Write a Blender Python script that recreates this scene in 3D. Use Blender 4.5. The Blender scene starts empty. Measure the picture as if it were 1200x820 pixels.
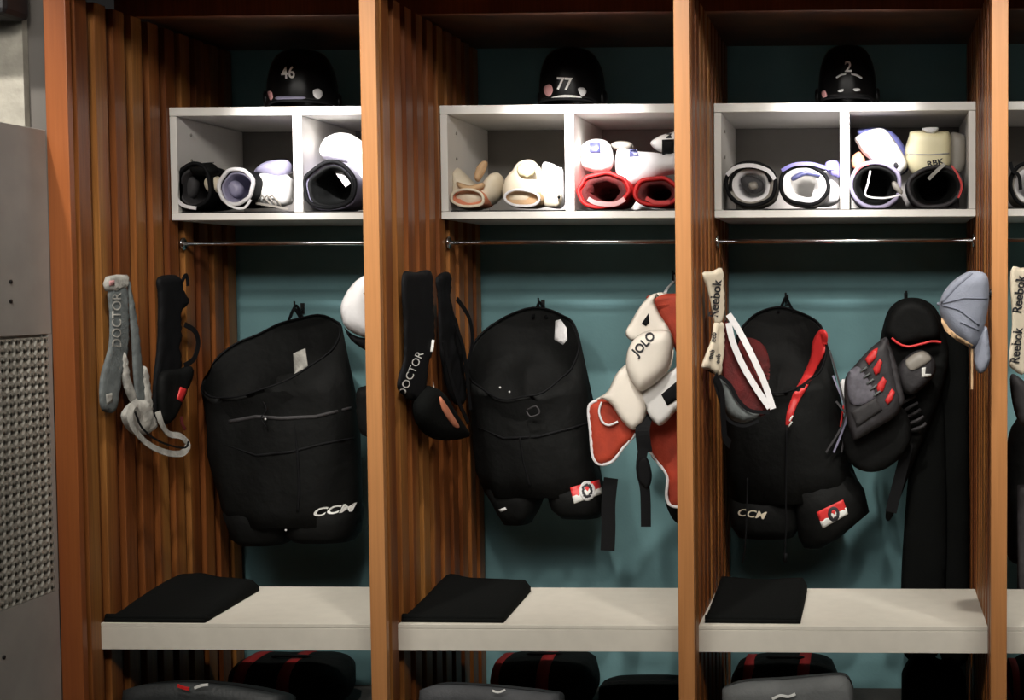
import bpy, math, random
import numpy as np
from mathutils import Vector, Matrix, noise
from mathutils.geometry import delaunay_2d_cdt
from mathutils.bvhtree import BVHTree
random.seed(7)
C = bpy.context.scene.collection
SC = bpy.context.scene

# ------------------------------------------------------------------ camera
CX, CY, CZ = 2.4391, 4.2602, 1.5627
PITCH, YAW, ROLL, F, PX, PY = 0.0461, 0.0317, -0.0034, 1659.27, 968.1, 410.0
cam_d = bpy.data.cameras.new('camera')
cam = bpy.data.objects.new('camera', cam_d); C.objects.link(cam)
cam_d.sensor_fit = 'HORIZONTAL'; cam_d.sensor_width = 36; cam_d.lens = F * 36 / 1200
cam_d.shift_x = (600 - PX) / 1200; cam_d.shift_y = (PY - 410) / 1200
cam_d.clip_start = 0.05
CAMR = Matrix.Rotation(YAW, 3, 'Z') @ Matrix.Rotation(math.pi / 2 - PITCH, 3, 'X') @ Matrix.Rotation(ROLL, 3, 'Z')
CAMP = Vector((CX, -CY, CZ))
cam.matrix_world = Matrix.Translation(CAMP) @ CAMR.to_4x4()
SC.camera = cam

# ------------------------------------------------------------------ light
SC.view_settings.view_transform = 'Standard'; SC.view_settings.look = 'None'
SC.view_settings.exposure = 0.14; SC.view_settings.gamma = 1.0
SC.view_settings.use_curve_mapping = False
wd = bpy.data.worlds.new('world'); SC.world = wd; wd.use_nodes = True
wd.node_tree.nodes['Background'].inputs[0].default_value = (1, .95, .9, 1)
wd.node_tree.nodes['Background'].inputs[1].default_value = 0.012

def spot(name, loc, target, energy, angle, blend, size=0.05, col=(1, .95, .87)):
    l = bpy.data.lights.new(name, 'SPOT'); l.energy = energy; l.spot_size = math.radians(angle)
    l.spot_blend = blend; l.shadow_soft_size = size; l.color = col
    o = bpy.data.objects.new(name, l); C.objects.link(o); o.location = loc
    o.rotation_euler = (Vector(target) - Vector(loc)).to_track_quat('-Z', 'Y').to_euler()
    return o
W = 0.95                      # stall pitch
IW = 0.90                     # clear width
def area(name, loc, target, energy, sx, sy, col=(1, .95, .88)):
    l = bpy.data.lights.new(name, 'AREA'); l.energy = energy; l.shape = 'RECTANGLE'; l.size = sx; l.size_y = sy; l.color = col
    o = bpy.data.objects.new(name, l); C.objects.link(o); o.location = loc
    o.rotation_euler = (Vector(target) - Vector(loc)).to_track_quat('-Z', 'Y').to_euler(); return o
area('added_fill_panel', (2.0, -3.0, 3.36), (2.0, .2, 1.1), 165, 6.5, .7)  # unseen area light added as fill, softens and lifts the wall shadows
for k in range(-1, 5):
    xc = k * W + .48
    spot('ceiling_spot', (xc + .12, -.9, 3.36), (xc + .02, .62, 1.05), 150, 44, .8, .05)          # row close to the lockers
for k, (dx, e, tz) in enumerate([(.02, 2400, 2.09), (.02, 2700, 2.09), (.0, 2400, 2.09), (.0, 1700, 2.09)]):
    xc = k * W + .45
    spot('ceiling_spot', (xc + .1, -1.9, 3.2), (xc + dx, .62, tz), e, 10.6, 1, .08, (1, .96, .95))  # accents on the cubbies
    spot('ceiling_spot', (xc + .25, -2.2, 3.2), (xc, .62, 1.6), 62, 60, .8, .10)                   # wash

# ------------------------------------------------------------------ helpers
def ray(px, py):
    x = (px - PX); y = -(py - PY)
    return (CAMR @ Vector((x, y, -F))).normalized()
def P(px, py, y):
    d = ray(px, py); t = (y - CAMP.y) / d.y
    return CAMP + d * t
class Plane:
    """a hanging plane: through o, turned by phi about the vertical (0 = facing the room)"""
    def __init__(s, o, phi=0.0, lean=0.0):
        s.o = Vector(o); c, n = math.cos(phi), math.sin(phi)
        s.U = Vector((c, n, 0)); s.V = Vector((0, 0, 1)); s.N = Vector((n, -c, 0))
        if lean:
            s.V = (s.V + s.N * math.tan(lean)).normalized(); s.N = s.U.cross(s.V)
    def uv(s, px, py):
        d = ray(px, py); t = (s.o - CAMP).dot(s.N) / d.dot(s.N); p = CAMP + d * t - s.o
        return (p.dot(s.U), p.dot(s.V))
    def w(s, u, v, n=0): return s.o + s.U * u + s.V * v + s.N * n
def pl(y): return Plane((2.4, y, 1.5))
def smooth(pts, n=5, closed=True):
    out = []; m = len(pts)
    rng = range(m) if closed else range(m - 1)
    for i in rng:
        g = (lambda j: pts[j % m]) if closed else (lambda j: pts[max(0, min(m - 1, j))])
        a, b, c, d = map(np.array, (g(i - 1), g(i), g(i + 1), g(i + 2)))
        for j in range(n):
            t = j / n
            out.append(tuple(.5 * ((2 * b) + (c - a) * t + (2 * a - 5 * b + 4 * c - d) * t * t + (3 * b - a - 3 * c + d) * t ** 3)))
    if not closed: out.append(tuple(pts[-1]))
    return out

def wloc(o):
    v = Vector((0, 0, 0))
    while o is not None: v += o.location; o = o.parent
    return v
LAST = []
def mesh_obj(name, vs, fs, m, parent=None, sm=True, base=None, bevel=0, mats=None, fm=None):
    vs = [Vector(v) for v in vs]
    if parent is not None: off = wloc(parent)
    else:
        if base is None:
            base = Vector(((min(v.x for v in vs) + max(v.x for v in vs)) / 2, (min(v.y for v in vs) + max(v.y for v in vs)) / 2, min(v.z for v in vs)))
        off = Vector(base)
    me = bpy.data.meshes.new(name)
    me.from_pydata([v - off for v in vs], [], fs); me.validate(); me.update()
    me.materials.append(m)
    for q in (mats or []): me.materials.append(q)
    if fm:
        for i, k in enumerate(fm): me.polygons[i].material_index = k
    if sm:
        for p in me.polygons: p.use_smooth = True
    o = bpy.data.objects.new(name, me); C.objects.link(o)
    LAST.append(o)
    if parent is not None: o.parent = parent
    else: o.location = off
    if bevel:
        b = o.modifiers.new('bevel', 'BEVEL'); b.width = bevel; b.segments = 2; b.limit_method = 'ANGLE'
    return o
def thing(name, label, cat, loc, group=None):
    o = bpy.data.objects.new(name, None); C.objects.link(o); o.location = loc; o.empty_display_size = .05
    return tag(o, label, cat, group)
def tag(o, label, cat, group=None, kind=None):
    o['label'] = label; o['category'] = cat
    if group: o['group'] = group
    if kind: o['kind'] = kind
    return o
class MB:
    def __init__(s): s.v = []; s.f = []
    def add(s, vs, fs):
        n = len(s.v); s.v += [Vector(v) for v in vs]; s.f += [tuple(i + n for i in f) for f in fs]; return s
    def box(s, x0, x1, y0, y1, z0, z1):
        return s.add([(x, y, z) for z in (z0, z1) for y in (y0, y1) for x in (x0, x1)],
                     [(0, 2, 3, 1), (4, 5, 7, 6), (0, 1, 5, 4), (2, 6, 7, 3), (0, 4, 6, 2), (1, 3, 7, 5)])
    def tube(s, pts, r, n=10, cap=True):
        pts = [Vector(p) for p in pts]; rs = r if isinstance(r, (list, tuple)) else [r] * len(pts)
        rings = []
        t0 = (pts[1] - pts[0]).normalized(); nrm = t0.orthogonal().normalized()
        for i, p in enumerate(pts):
            t = (pts[min(i + 1, len(pts) - 1)] - pts[max(i - 1, 0)]).normalized()
            nrm = (nrm - t * nrm.dot(t)).normalized(); b = t.cross(nrm)
            rings.append([p + (nrm * math.cos(a) + b * math.sin(a)) * rs[i] for a in [2 * math.pi * k / n for k in range(n)]])
        return s.loft(rings, cap, cap)
    def loft(s, rings, cap0=True, cap1=True):
        n = len(rings[0]); base = len(s.v)
        for r in rings: s.v += [Vector(p) for p in r]
        for i in range(len(rings) - 1):
            for j in range(n):
                a = base + i * n + j; b = base + i * n + (j + 1) % n
                s.f.append((a, b, b + n, a + n))
        if cap0: s.f.append(tuple(base + j for j in reversed(range(n))))
        if cap1: s.f.append(tuple(base + (len(rings) - 1) * n + j for j in range(n)))
        return s
    def o(s, name, m, parent=None, **k):
        return mesh_obj(name, s.v, s.f, m, parent, **k)
def BX(name, m, parent, *b, **k):
    k.setdefault('sm', False); k.setdefault('bevel', .002)
    return MB().box(*b).o(name, m, parent, **k)

def fill2d(poly, res, grid=True):
    poly = [Vector(p) for p in poly]
    n = len(poly); a = np.array([[p.x, p.y] for p in poly]); b = np.roll(a, -1, 0)
    pts = list(poly)
    G = []
    if grid:
        x0, y0 = a.min(0); x1, y1 = a.max(0)
        for i, y in enumerate(np.arange(y0 + res / 2, y1, res)):
            for x in np.arange(x0 + (res / 2 if i % 2 else res * .99), x1, res):
                ins = False
                c = ((a[:, 1] > y) != (b[:, 1] > y))
                xi = (b[:, 0] - a[:, 0]) * (y - a[:, 1]) / (b[:, 1] - a[:, 1] + 1e-12) + a[:, 0]
                if (np.count_nonzero(c & (x < xi)) % 2) and dist2(x, y, a, b) > res * .35:
                    G.append(Vector((x, y)))
    r = delaunay_2d_cdt(pts + G, [], [list(range(n))], 1, 1e-7)
    return [(v.x, v.y) for v in r[0]], [tuple(f) for f in r[2]], a, b
def dist2(x, y, a, b):
    d = b - a; L = (d ** 2).sum(1) + 1e-12
    t = np.clip(((x - a[:, 0]) * d[:, 0] + (y - a[:, 1]) * d[:, 1]) / L, 0, 1)
    return math.sqrt((((a + d * t[:, None]) - np.array([x, y])) ** 2).sum(1).min())
def pillow(name, outline, plane, m, parent=None, front=.03, back=.01, R=.03, res=.012, wr=0.0, wf=14, sm=6, shape=None, **k):
    """a solid cushion with the given outline on a hanging plane; rounded edge of radius R"""
    out = smooth(outline, sm) if sm else outline
    uv = [plane.uv(*p) for p in out]
    v, f, a, b = fill2d(uv, res)
    vs = []; n = len(v); sd = random.random() * 50; edge = []
    for (x, y) in v:
        d = dist2(x, y, a, b); edge.append(d < 1e-5)
        t = min(1, d / R); h = math.sqrt(max(0, 1 - (1 - t) ** 2))
        q = Vector((x * wf + sd, y * wf * .6, sd))
        w = wr * (noise.noise(q) + .5 * noise.noise(q * 2.3)) * min(1, d / .02)
        e = shape(x, y) if shape else 0
        vs.append((plane.w(x, y, front * h + w + e), plane.w(x, y, -back * h + e)))
    V = [p[0] for p in vs]; idx = {}
    for i in range(n):
        if not edge[i]: idx[i] = len(V); V.append(vs[i][1])
        else: idx[i] = i
    fl = [t for t in f] + [tuple(idx[i] for i in reversed(t)) for t in f]
    # orient: front faces along N
    p0, p1, p2 = (V[i] for i in f[0][:3])
    if (p1 - p0).cross(p2 - p0).dot(plane.N) < 0: fl = [tuple(reversed(t)) for t in fl]
    return mesh_obj(name, V, fl, m, parent, **k)
def bvh(objs):
    V = []; Fs = []
    for o in objs:
        off = wloc(o); n = len(V)
        V += [v.co + off for v in o.data.vertices]; Fs += [tuple(i + n for i in p.vertices) for p in o.data.polygons]
    return BVHTree.FromPolygons(V, Fs)
def project(pxs, targets, off, ydef):
    T = bvh(targets if isinstance(targets, (list, tuple)) else [targets]); out = []; last = None
    hits = []
    for (px, py) in pxs:
        d = ray(px, py); loc, nr, i, dist = T.ray_cast(CAMP, d); hits.append((loc, nr, d))
    good = [h[0].y for h in hits if h[0] is not None]
    yd = ydef if ydef is not None else (sum(good) / len(good) if good else .5)
    for loc, nr, d in hits:
        if loc is None: loc = CAMP + d * ((yd - CAMP.y) / d.y); nr = Vector((0, -1, 0))
        if nr.dot(d) > 0: nr = -nr
        out.append((loc, (nr + Vector((0, -1, 0)) * .6).normalized()))
    return out
def PK(t, i=1):
    return [c for c in LAST if c.parent is t][-i] if i else [c for c in LAST if c.parent is t][0]
def subparent(target, parent):
    for q in (target if isinstance(target, (list, tuple)) else [target]):
        if parent is not None and parent.type == 'EMPTY' and q.parent is parent: return q
    return parent
def decal(name, outline, target, m, parent, th=.003, sm=6, resp=4, ydef=None, off=.0015, **k):
    """a sewn-on or printed piece that hugs the surface of target"""
    parent = subparent(target, parent)
    out = smooth(outline, sm) if sm else outline
    dn = []
    for i in range(len(out)):
        (xa, ya), (xb, yb) = out[i], out[(i + 1) % len(out)]; nn = max(1, int(math.hypot(xb - xa, yb - ya) / 3.5))
        dn += [(xa + (xb - xa) * q / nn, ya + (yb - ya) * q / nn) for q in range(nn)]
    out = dn
    v, f, a, b = fill2d([(x, -y) for x, y in out], resp)
    pr = project([(x, -y) for x, y in v], target, th, ydef)
    top = []
    for (x, y), (l, nr) in zip(v, pr):
        d = dist2(x, y, a, b); top.append(l + nr * (off + th * min(1, .55 + d / 3)))
    bot = [l - nr * .001 for l, nr in pr]
    n = len(top); V = top + bot; fl = list(f) + [tuple(i + n for i in reversed(t)) for t in f]
    ec = {}
    for t in f:
        for i in range(len(t)): ec[(t[i], t[(i + 1) % len(t)])] = 1
    for (i, j) in list(ec):
        if (j, i) not in ec: fl.append((j, i, i + n, j + n))
    return mesh_obj(name, V, fl, m, parent, **k)
def text(name, s, cx, cy, size, rot, target, m, parent, squash=1.0, shear=0, bold=.0, ydef=None, curve=None, th=.0015):
    """lettering printed on the surface: size in photo pixels, rot in degrees anticlockwise"""
    parent = subparent(target, parent)
    cu = bpy.data.curves.new('t', 'FONT'); cu.body = s; cu.size = 1; cu.align_x = 'CENTER'; cu.align_y = 'CENTER'
    cu.offset = bold; cu.shear = shear; cu.resolution_u = 3
    to = bpy.data.objects.new('t', cu); C.objects.link(to)
    bpy.context.view_layer.update()
    dg = bpy.context.evaluated_depsgraph_get(); me = bpy.data.meshes.new_from_object(to.evaluated_get(dg))
    bpy.data.objects.remove(to); bpy.data.curves.remove(cu)
    r = math.radians(rot); pts = []
    for v in me.vertices:
        x, y = v.co.x * squash * size, v.co.y * size
        if curve: y -= curve * x * x
        pts.append((cx + x * math.cos(r) - y * math.sin(r), cy - x * math.sin(r) - y * math.cos(r)))
    f = [tuple(p.vertices) for p in me.polygons]; bpy.data.meshes.remove(me)
    pr = project(pts, target, th, ydef); V = [l + nr * (th + .0018) for l, nr in pr]
    return mesh_obj(name, V, f, m, parent, sm=False)
def ribbon(name, pts, w, m, parent=None, th=.003, nrm=(0, -1, 0), sm=5, **k):
    """flat webbing along 3D points"""
    pts = [Vector(p) for p in (smooth([tuple(p) for p in pts], sm, False) if sm else pts)]
    nrm = Vector(nrm).normalized(); rings = []
    for i, p in enumerate(pts):
        t = (pts[min(i + 1, len(pts) - 1)] - pts[max(0, i - 1)]).normalized()
        s = t.cross(nrm).normalized(); n2 = s.cross(t).normalized()
        ww = w if not isinstance(w, (list, tuple)) else w[0] + (w[1] - w[0]) * i / (len(pts) - 1)
        rings.append([p + s * ww / 2 + n2 * th / 2, p + s * ww / 2 - n2 * th / 2, p - s * ww / 2 - n2 * th / 2, p - s * ww / 2 + n2 * th / 2])
    return MB().loft(rings).o(name, m, parent, sm=False, **k)
def pr3(lst): return [P(*p) for p in lst]
def tubeo(name, pts, r, m, parent=None, n=8, sm=5, **k):
    pts = [Vector(p) for p in (smooth([tuple(p) for p in pts], sm, False) if sm else pts)]
    return MB().tube(pts, r, n).o(name, m, parent, **k)

# ------------------------------------------------------------------ materials
def mat(name, col, rough=.6, metal=0, bump=0, bscale=200, var=0, vscale=8, spec=.5, col2=None, stretch=(1, 1, 1), bstretch=None, sheen=0):
    m = bpy.data.materials.new(name); m.use_nodes = True; nt = m.node_tree; b = nt.nodes['Principled BSDF']
    b.inputs['Base Color'].default_value = (*col, 1); b.inputs['Roughness'].default_value = rough
    b.inputs['Metallic'].default_value = metal; b.inputs['Specular IOR Level'].default_value = spec
    if sheen: b.inputs['Sheen Weight'].default_value = sheen
    g = nt.nodes.new('ShaderNodeNewGeometry')
    if col2 or var:
        mp = nt.nodes.new('ShaderNodeMapping'); mp.inputs['Scale'].default_value = stretch
        nt.links.new(g.outputs['Position'], mp.inputs[0])
        n = nt.nodes.new('ShaderNodeTexNoise'); n.inputs['Scale'].default_value = vscale; n.inputs['Detail'].default_value = 4
        nt.links.new(mp.outputs[0], n.inputs['Vector'])
        r = nt.nodes.new('ShaderNodeValToRGB'); r.color_ramp.elements[0].position = .32; r.color_ramp.elements[1].position = .68
        c2 = col2 or tuple(min(1, c * (1 + var)) for c in col); c1 = col if col2 else tuple(c * (1 - var) for c in col)
        r.color_ramp.elements[0].color = (*c1, 1); r.color_ramp.elements[1].color = (*c2, 1)
        nt.links.new(n.outputs['Fac'], r.inputs[0]); nt.links.new(r.outputs[0], b.inputs['Base Color'])
    if bump:
        mp = nt.nodes.new('ShaderNodeMapping'); mp.inputs['Scale'].default_value = bstretch or (1, 1, 1)
        nt.links.new(g.outputs['Position'], mp.inputs[0])
        n = nt.nodes.new('ShaderNodeTexNoise'); n.inputs['Scale'].default_value = bscale; n.inputs['Detail'].default_value = 3
        nt.links.new(mp.outputs[0], n.inputs['Vector'])
        bp = nt.nodes.new('ShaderNodeBump'); bp.inputs['Strength'].default_value = bump; bp.inputs['Distance'].default_value = .01
        nt.links.new(n.outputs['Fac'], bp.inputs['Height']); nt.links.new(bp.outputs[0], b.inputs['Normal'])
    return m
def wood(name, c1, c2, c3, rough=.42, grain=.6):
    m = bpy.data.materials.new(name); m.use_nodes = True; nt = m.node_tree; b = nt.nodes['Principled BSDF']
    g = nt.nodes.new('ShaderNodeNewGeometry')
    def nz(scale, st, det=3):
        mp = nt.nodes.new('ShaderNodeMapping'); mp.inputs['Scale'].default_value = st
        nt.links.new(g.outputs['Position'], mp.inputs[0])
        n = nt.nodes.new('ShaderNodeTexNoise'); n.inputs['Scale'].default_value = scale; n.inputs['Detail'].default_value = det
        nt.links.new(mp.outputs[0], n.inputs['Vector']); return n
    n1 = nz(9, (1, 1, .06)); n2 = nz(120, (1, 1, .03), 5)
    r = nt.nodes.new('ShaderNodeValToRGB'); e = r.color_ramp.elements
    e[0].position = .34; e[0].color = (*c1, 1); e[1].position = .66; e[1].color = (*c3, 1)
    x = e.new(.5); x.color = (*c2, 1)
    nt.links.new(n1.outputs['Fac'], r.inputs[0])
    mx = nt.nodes.new('ShaderNodeMix'); mx.data_type = 'RGBA'; mx.blend_type = 'MULTIPLY'; mx.inputs['Factor'].default_value = grain
    r2 = nt.nodes.new('ShaderNodeValToRGB'); r2.color_ramp.elements[0].color = (.55, .5, .45, 1); r2.color_ramp.elements[0].position = .35
    r2.color_ramp.elements[1].color = (1.0, 1.0, 1.0, 1); r2.color_ramp.elements[1].position = .62
    nt.links.new(n2.outputs['Fac'], r2.inputs[0]); nt.links.new(r.outputs[0], mx.inputs['A']); nt.links.new(r2.outputs[0], mx.inputs['B'])
    nt.links.new(mx.outputs['Result'], b.inputs['Base Color']); b.inputs['Roughness'].default_value = rough
    return m
M = {}
M['wood'] = wood('oiled_cedar', (.32, .095, .022), (.43, .15, .036), (.50, .20, .05))
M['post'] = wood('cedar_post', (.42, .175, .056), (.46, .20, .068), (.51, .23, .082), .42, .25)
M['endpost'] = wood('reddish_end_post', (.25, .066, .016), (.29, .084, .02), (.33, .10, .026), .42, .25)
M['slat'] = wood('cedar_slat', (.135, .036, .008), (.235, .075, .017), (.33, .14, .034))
M['core'] = wood('cedar_core', (.08, .02, .005), (.11, .032, .007), (.14, .05, .012))
M['dwood'] = wood('shade_dark_cedar', (.06, .018, .006), (.09, .03, .01), (.12, .045, .015))  # stall ceiling wood, darkened so its colour carries the shade up there
M['dtrim'] = wood('shade_brown_trim', (.14, .04, .012), (.18, .055, .016), (.22, .07, .022))  # fascia wood with the shade under the stall top put into its colour
M['lam'] = mat('cream_laminate', (.62, .585, .51), .5, bump=.03, bscale=60, var=.03, vscale=20)
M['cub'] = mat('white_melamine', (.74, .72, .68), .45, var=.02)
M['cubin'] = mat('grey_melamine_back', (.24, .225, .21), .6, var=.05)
M['teal'] = mat('teal_painted_wall', (.19, .36, .385), .8, spec=.25, bump=.08, bscale=90, var=.06, vscale=5)
M['black'] = mat('black_nylon', (.0042, .0045, .0044), .7, bump=.35, bscale=30, var=.3, vscale=10, spec=.14)
M['black2'] = mat('black_strap', (.005, .0052, .006), .7, bump=.1, bscale=300, spec=.14)
M['cloth'] = mat('black_folded_knit', (.0045, .005, .0048), .9, bump=.2, bscale=120, spec=.08)
M['char'] = mat('charcoal_foam', (.03, .028, .03), .7, bump=.1, bscale=80, var=.2)
M['grey'] = mat('grey_webbing', (.12, .135, .135), .8, bump=.2, bscale=160, var=.25, vscale=30)
M['lgrey'] = mat('light_grey_elastic', (.36, .35, .32), .8, bump=.3, bscale=100, var=.3, vscale=30)
M['cap'] = mat('blue_grey_cotton', (.23, .25, .31), .85, bump=.15, bscale=200, var=.12, vscale=20)
M['white'] = mat('white_plastic', (.78, .77, .75), .4, var=.03)
M['wfab'] = mat('white_fabric', (.74, .73, .74), .7, bump=.15, bscale=90, var=.05)
M['cream'] = mat('cream_leather', (.70, .62, .48), .6, bump=.1, bscale=60, var=.08)
M['tan'] = mat('tan_liner', (.55, .36, .2), .8, bump=.2, bscale=100, var=.2)
M['peach'] = mat('peach_liner', (.62, .22, .12), .8, bump=.2, bscale=100, var=.2)
M['red'] = mat('red_foam', (.52, .012, .012), .6, bump=.1, bscale=70, var=.15)
M['orange'] = mat('orange_red_lining', (.38, .038, .013), .75, bump=.15, bscale=120, var=.25, vscale=12)
M['dred'] = mat('dark_red_mesh', (.085, .004, .004), .8, bump=.3, bscale=150, var=.4, vscale=20)
M['lav'] = mat('lavender_grey_plastic', (.22, .21, .30), .4, var=.15)
M['navy'] = mat('navy_plastic', (.06, .065, .17), .45)
M['purple'] = mat('purple_strap', (.17, .15, .42), .6)
M['gold'] = mat('pale_yellow_plastic', (.72, .66, .42), .45, var=.05)
M['taupe'] = mat('taupe_grey_plastic', (.26, .24, .21), .45, var=.1)
M['num'] = mat('white_number', (.95, .95, .92), .5)
M['stripe'] = mat('red_bag_stripe', (.28, .012, .012), .7)
M['bag3'] = mat('mid_grey_bag_fabric', (.085, .09, .09), .7, bump=.2, bscale=90, var=.2)
M['mat'] = mat('black_shelf_mat', (.008, .008, .008), .9, bump=.2, bscale=80)
M['dsteel'] = mat('dark_grey_metal_strip', (.12, .11, .10), .5)
M['capseam'] = mat('cap_stitching', (.16, .175, .225), .85)
M['ggrey'] = mat('cool_grey_ribbed_padding', (.10, .095, .115), .6, var=.3, vscale=40)
M['helm'] = mat('glossy_black_shell', (.004, .0042, .0046), .3, spec=.22)
M['pcream'] = mat('off_white_leather', (.82, .76, .67), .55, bump=.08, bscale=60, var=.04)
M['silver'] = mat('silver_print', (.6, .6, .6), .5)
M['lett'] = mat('dark_print', (.02, .02, .025), .7)
M['wlett'] = mat('white_print', (.75, .75, .72), .6)
M['skin'] = mat('clear_pink_sticker', (.6, .3, .3), .4)
M['chrome'] = mat('chrome_rod', (.75, .75, .75), .18, metal=1)
M['iron'] = mat('blackened_iron_hook', (.02, .02, .02), .45, metal=.6)
M['steel'] = mat('grey_painted_steel', (.34, .325, .30), .5, bump=.03, bscale=40, var=.1, vscale=6)
M['mesh'] = mat('grey_steel_mesh', (.36, .345, .30), .5, var=.1)
M['conc'] = mat('concrete', (.36, .34, .29), .9, bump=.5, bscale=25, var=.18, vscale=14)
M['floor'] = mat('dark_floor', (.03, .027, .024), .8, bump=.2, bscale=60, var=.2)
M['ceil'] = mat('ceiling_paint', (.5, .48, .45), .9, var=.02)
M['dark'] = mat('black_soffit', (.006, .006, .008), .6)
M['bag'] = mat('grey_bag_fabric', (.045, .048, .052), .7, bump=.2, bscale=90, var=.2)
M['bag2'] = mat('dark_slate_fabric', (.014, .017, .018), .6, bump=.2, bscale=90, var=.2)
M['foam'] = mat('lavender_padding', (.32, .29, .42), .6, var=.1)
M['dgrey'] = mat('dark_grey_padding', (.028, .026, .029), .65, bump=.25, bscale=60, var=.35, vscale=25)
M['brightred'] = mat('bright_red_padding', (.62, .03, .03), .5, var=.1)

# ------------------------------------------------------------------ the room and the locker carcass
DB, YW = .0, 1.165            # front plane of the dividers, back wall
ZC = 2.47
def st(name, *b, m='wood', **k):
    o = BX(name, M[m], None, *b, **k); o['kind'] = 'structure'; return o
st('floor', -2.5, 6.5, -6.5, 1.4, -.08, 0, m='floor', bevel=0)
st('ceiling', -2.5, 6.5, -6.5, 1.4, 3.4, 3.45, m='ceil', bevel=0)
st('wall_back', -.3, 4.8, YW, YW + .08, 0, 2.9, m='teal', bevel=0)
st('wall_left', -2.5, -.135, .0, .12, 0, 3.4, m='conc', bevel=0)
st('trim_1', -.134, -.071, .025, .12, 0, 2.9, m='dsteel')
st('trim_2', -1.6, -.105, -.14, -.001, 2.365, 2.9, m='dark', bevel=.02)
# stepped wooden ceiling of the stalls
st('trim_3', -.07, 4.7, -.02, .04, 2.462, 2.9, m='wood')
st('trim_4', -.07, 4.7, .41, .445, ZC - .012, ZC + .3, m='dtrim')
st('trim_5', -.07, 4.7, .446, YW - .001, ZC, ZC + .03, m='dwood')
st('trim_6', -.07, 4.7, .041, .409, ZC + .2, ZC + .23, m='wood')

def divider(x0, x1, label, lslat=True, rslat=True, pm='post'):
    t = thing('locker_divider', label, 'locker divider', ((x0 + x1) / 2, .5, 0), 'slatted wooden locker dividers')
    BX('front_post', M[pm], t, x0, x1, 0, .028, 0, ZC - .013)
    BX('core_panel', M['core'], t, x0 + .020, x1 - .020, .029, YW - .002, 0, ZC - .013, bevel=0)
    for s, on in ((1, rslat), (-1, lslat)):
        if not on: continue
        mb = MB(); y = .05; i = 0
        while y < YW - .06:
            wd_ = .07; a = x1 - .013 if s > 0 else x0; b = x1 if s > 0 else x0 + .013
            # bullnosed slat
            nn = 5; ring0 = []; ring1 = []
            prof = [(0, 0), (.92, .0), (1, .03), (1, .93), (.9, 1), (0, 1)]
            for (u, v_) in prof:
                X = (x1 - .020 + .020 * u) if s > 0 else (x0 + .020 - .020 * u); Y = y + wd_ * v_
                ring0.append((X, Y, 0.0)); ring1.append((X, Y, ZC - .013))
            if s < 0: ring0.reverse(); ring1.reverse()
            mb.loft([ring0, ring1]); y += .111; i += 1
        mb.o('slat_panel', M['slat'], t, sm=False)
    return t
divider(-.069, -.001, 'slatted cedar end panel beside the grey mesh locker', lslat=False, pm='endpost')
divider(W - .05, W - .001, 'slatted cedar divider between lockers of helmets 46 and 77')
divider(2 * W - .05, 2 * W - .001, 'slatted cedar divider between lockers of helmets 77 and 2')
divider(3 * W - .05, 3 * W - .001, 'slatted cedar divider right of the blue grey cap')

YS, ZS, ZSB = .6213, 2.1857, 1.7945
where = ['under helmet 46', 'under helmet 77', 'under helmet 2', 'cut off by the right edge of the photo']
for k in range(4):
    x0, x1 = k * W + .001, k * W + IW - .001
    t = thing('cubby_shelf', 'white two-compartment cubby shelf ' + where[k], 'shelf', ((x0 + x1) / 2, YS, ZSB), 'white cubby shelves')
    BX('top_board', M['cub'], t, x0, x1, YS, YW - .02, ZS - .03, ZS)
    BX('bottom_board', M['cub'], t, x0, x1, YS, YW - .02, ZSB, ZSB + .025)
    for a, b in ((x0, x0 + .025), (x1 - .025, x1), ((x0 + x1) / 2 - .016, (x0 + x1) / 2 + .016)):
        BX('side_panel' if b - a < .03 else 'middle_panel', M['cub'], t, a, b, YS + .001, YW - .021, ZSB + .026, ZS - .031)
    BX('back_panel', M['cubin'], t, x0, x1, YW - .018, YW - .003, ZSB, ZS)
    xm_ = (x0 + x1) / 2
    BX('shelf_mat', M['mat'], t, x0 + .03, xm_ - .02, YS + .012, YW - .03, ZSB + .0255, ZSB + .030, bevel=0)
    BX('shelf_mat', M['mat'], t, xm_ + .02, x1 - .03, YS + .012, YW - .03, ZSB + .0255, ZSB + .030, bevel=0)
    for zz in (2.10, 2.01):
        c = Vector((x0 + .0262, YS + .1, zz)); MB().tube([c, c + Vector((.003, 0, 0))], .006, 8).o('screw_cap', M['taupe'], t)
    x0, x1 = k * W - .001, k * W + IW
    t = thing('bench', 'cream laminate bench seat in the locker ' + where[k], 'bench', ((x0 + x1) / 2, .38, .416), 'cream bench seats')
    BX('seat_top', M['lam'], t, x0, x1, .1062, .6534, .487, .5, bevel=.001)
    BX('front_rail', M['lam'], t, x0, x1, .1059, .135, .416, .486, bevel=.001)
    BX('under_frame', M['lam'], t, x0 + .001, x1 - .001, .136, .65, .44, .486)
    t = thing('hanging_rod', 'chrome hanging rod below the cubby ' + where[k], 'rod', ((x0 + x1) / 2, .7, 1.72), 'chrome rods below the cubbies')
    MB().tube([(x0 + .004, .7, 1.715), (x1 - .004, .7, 1.715)], .0075, 14).o('rod', M['chrome'], t)
    for a, b in ((x0, x0 + .006), (x1 - .006, x1)):
        MB().tube([(a, .7, 1.715), (b, .7, 1.715)], .022, 16).o('flange', M['chrome'], t)

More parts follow.
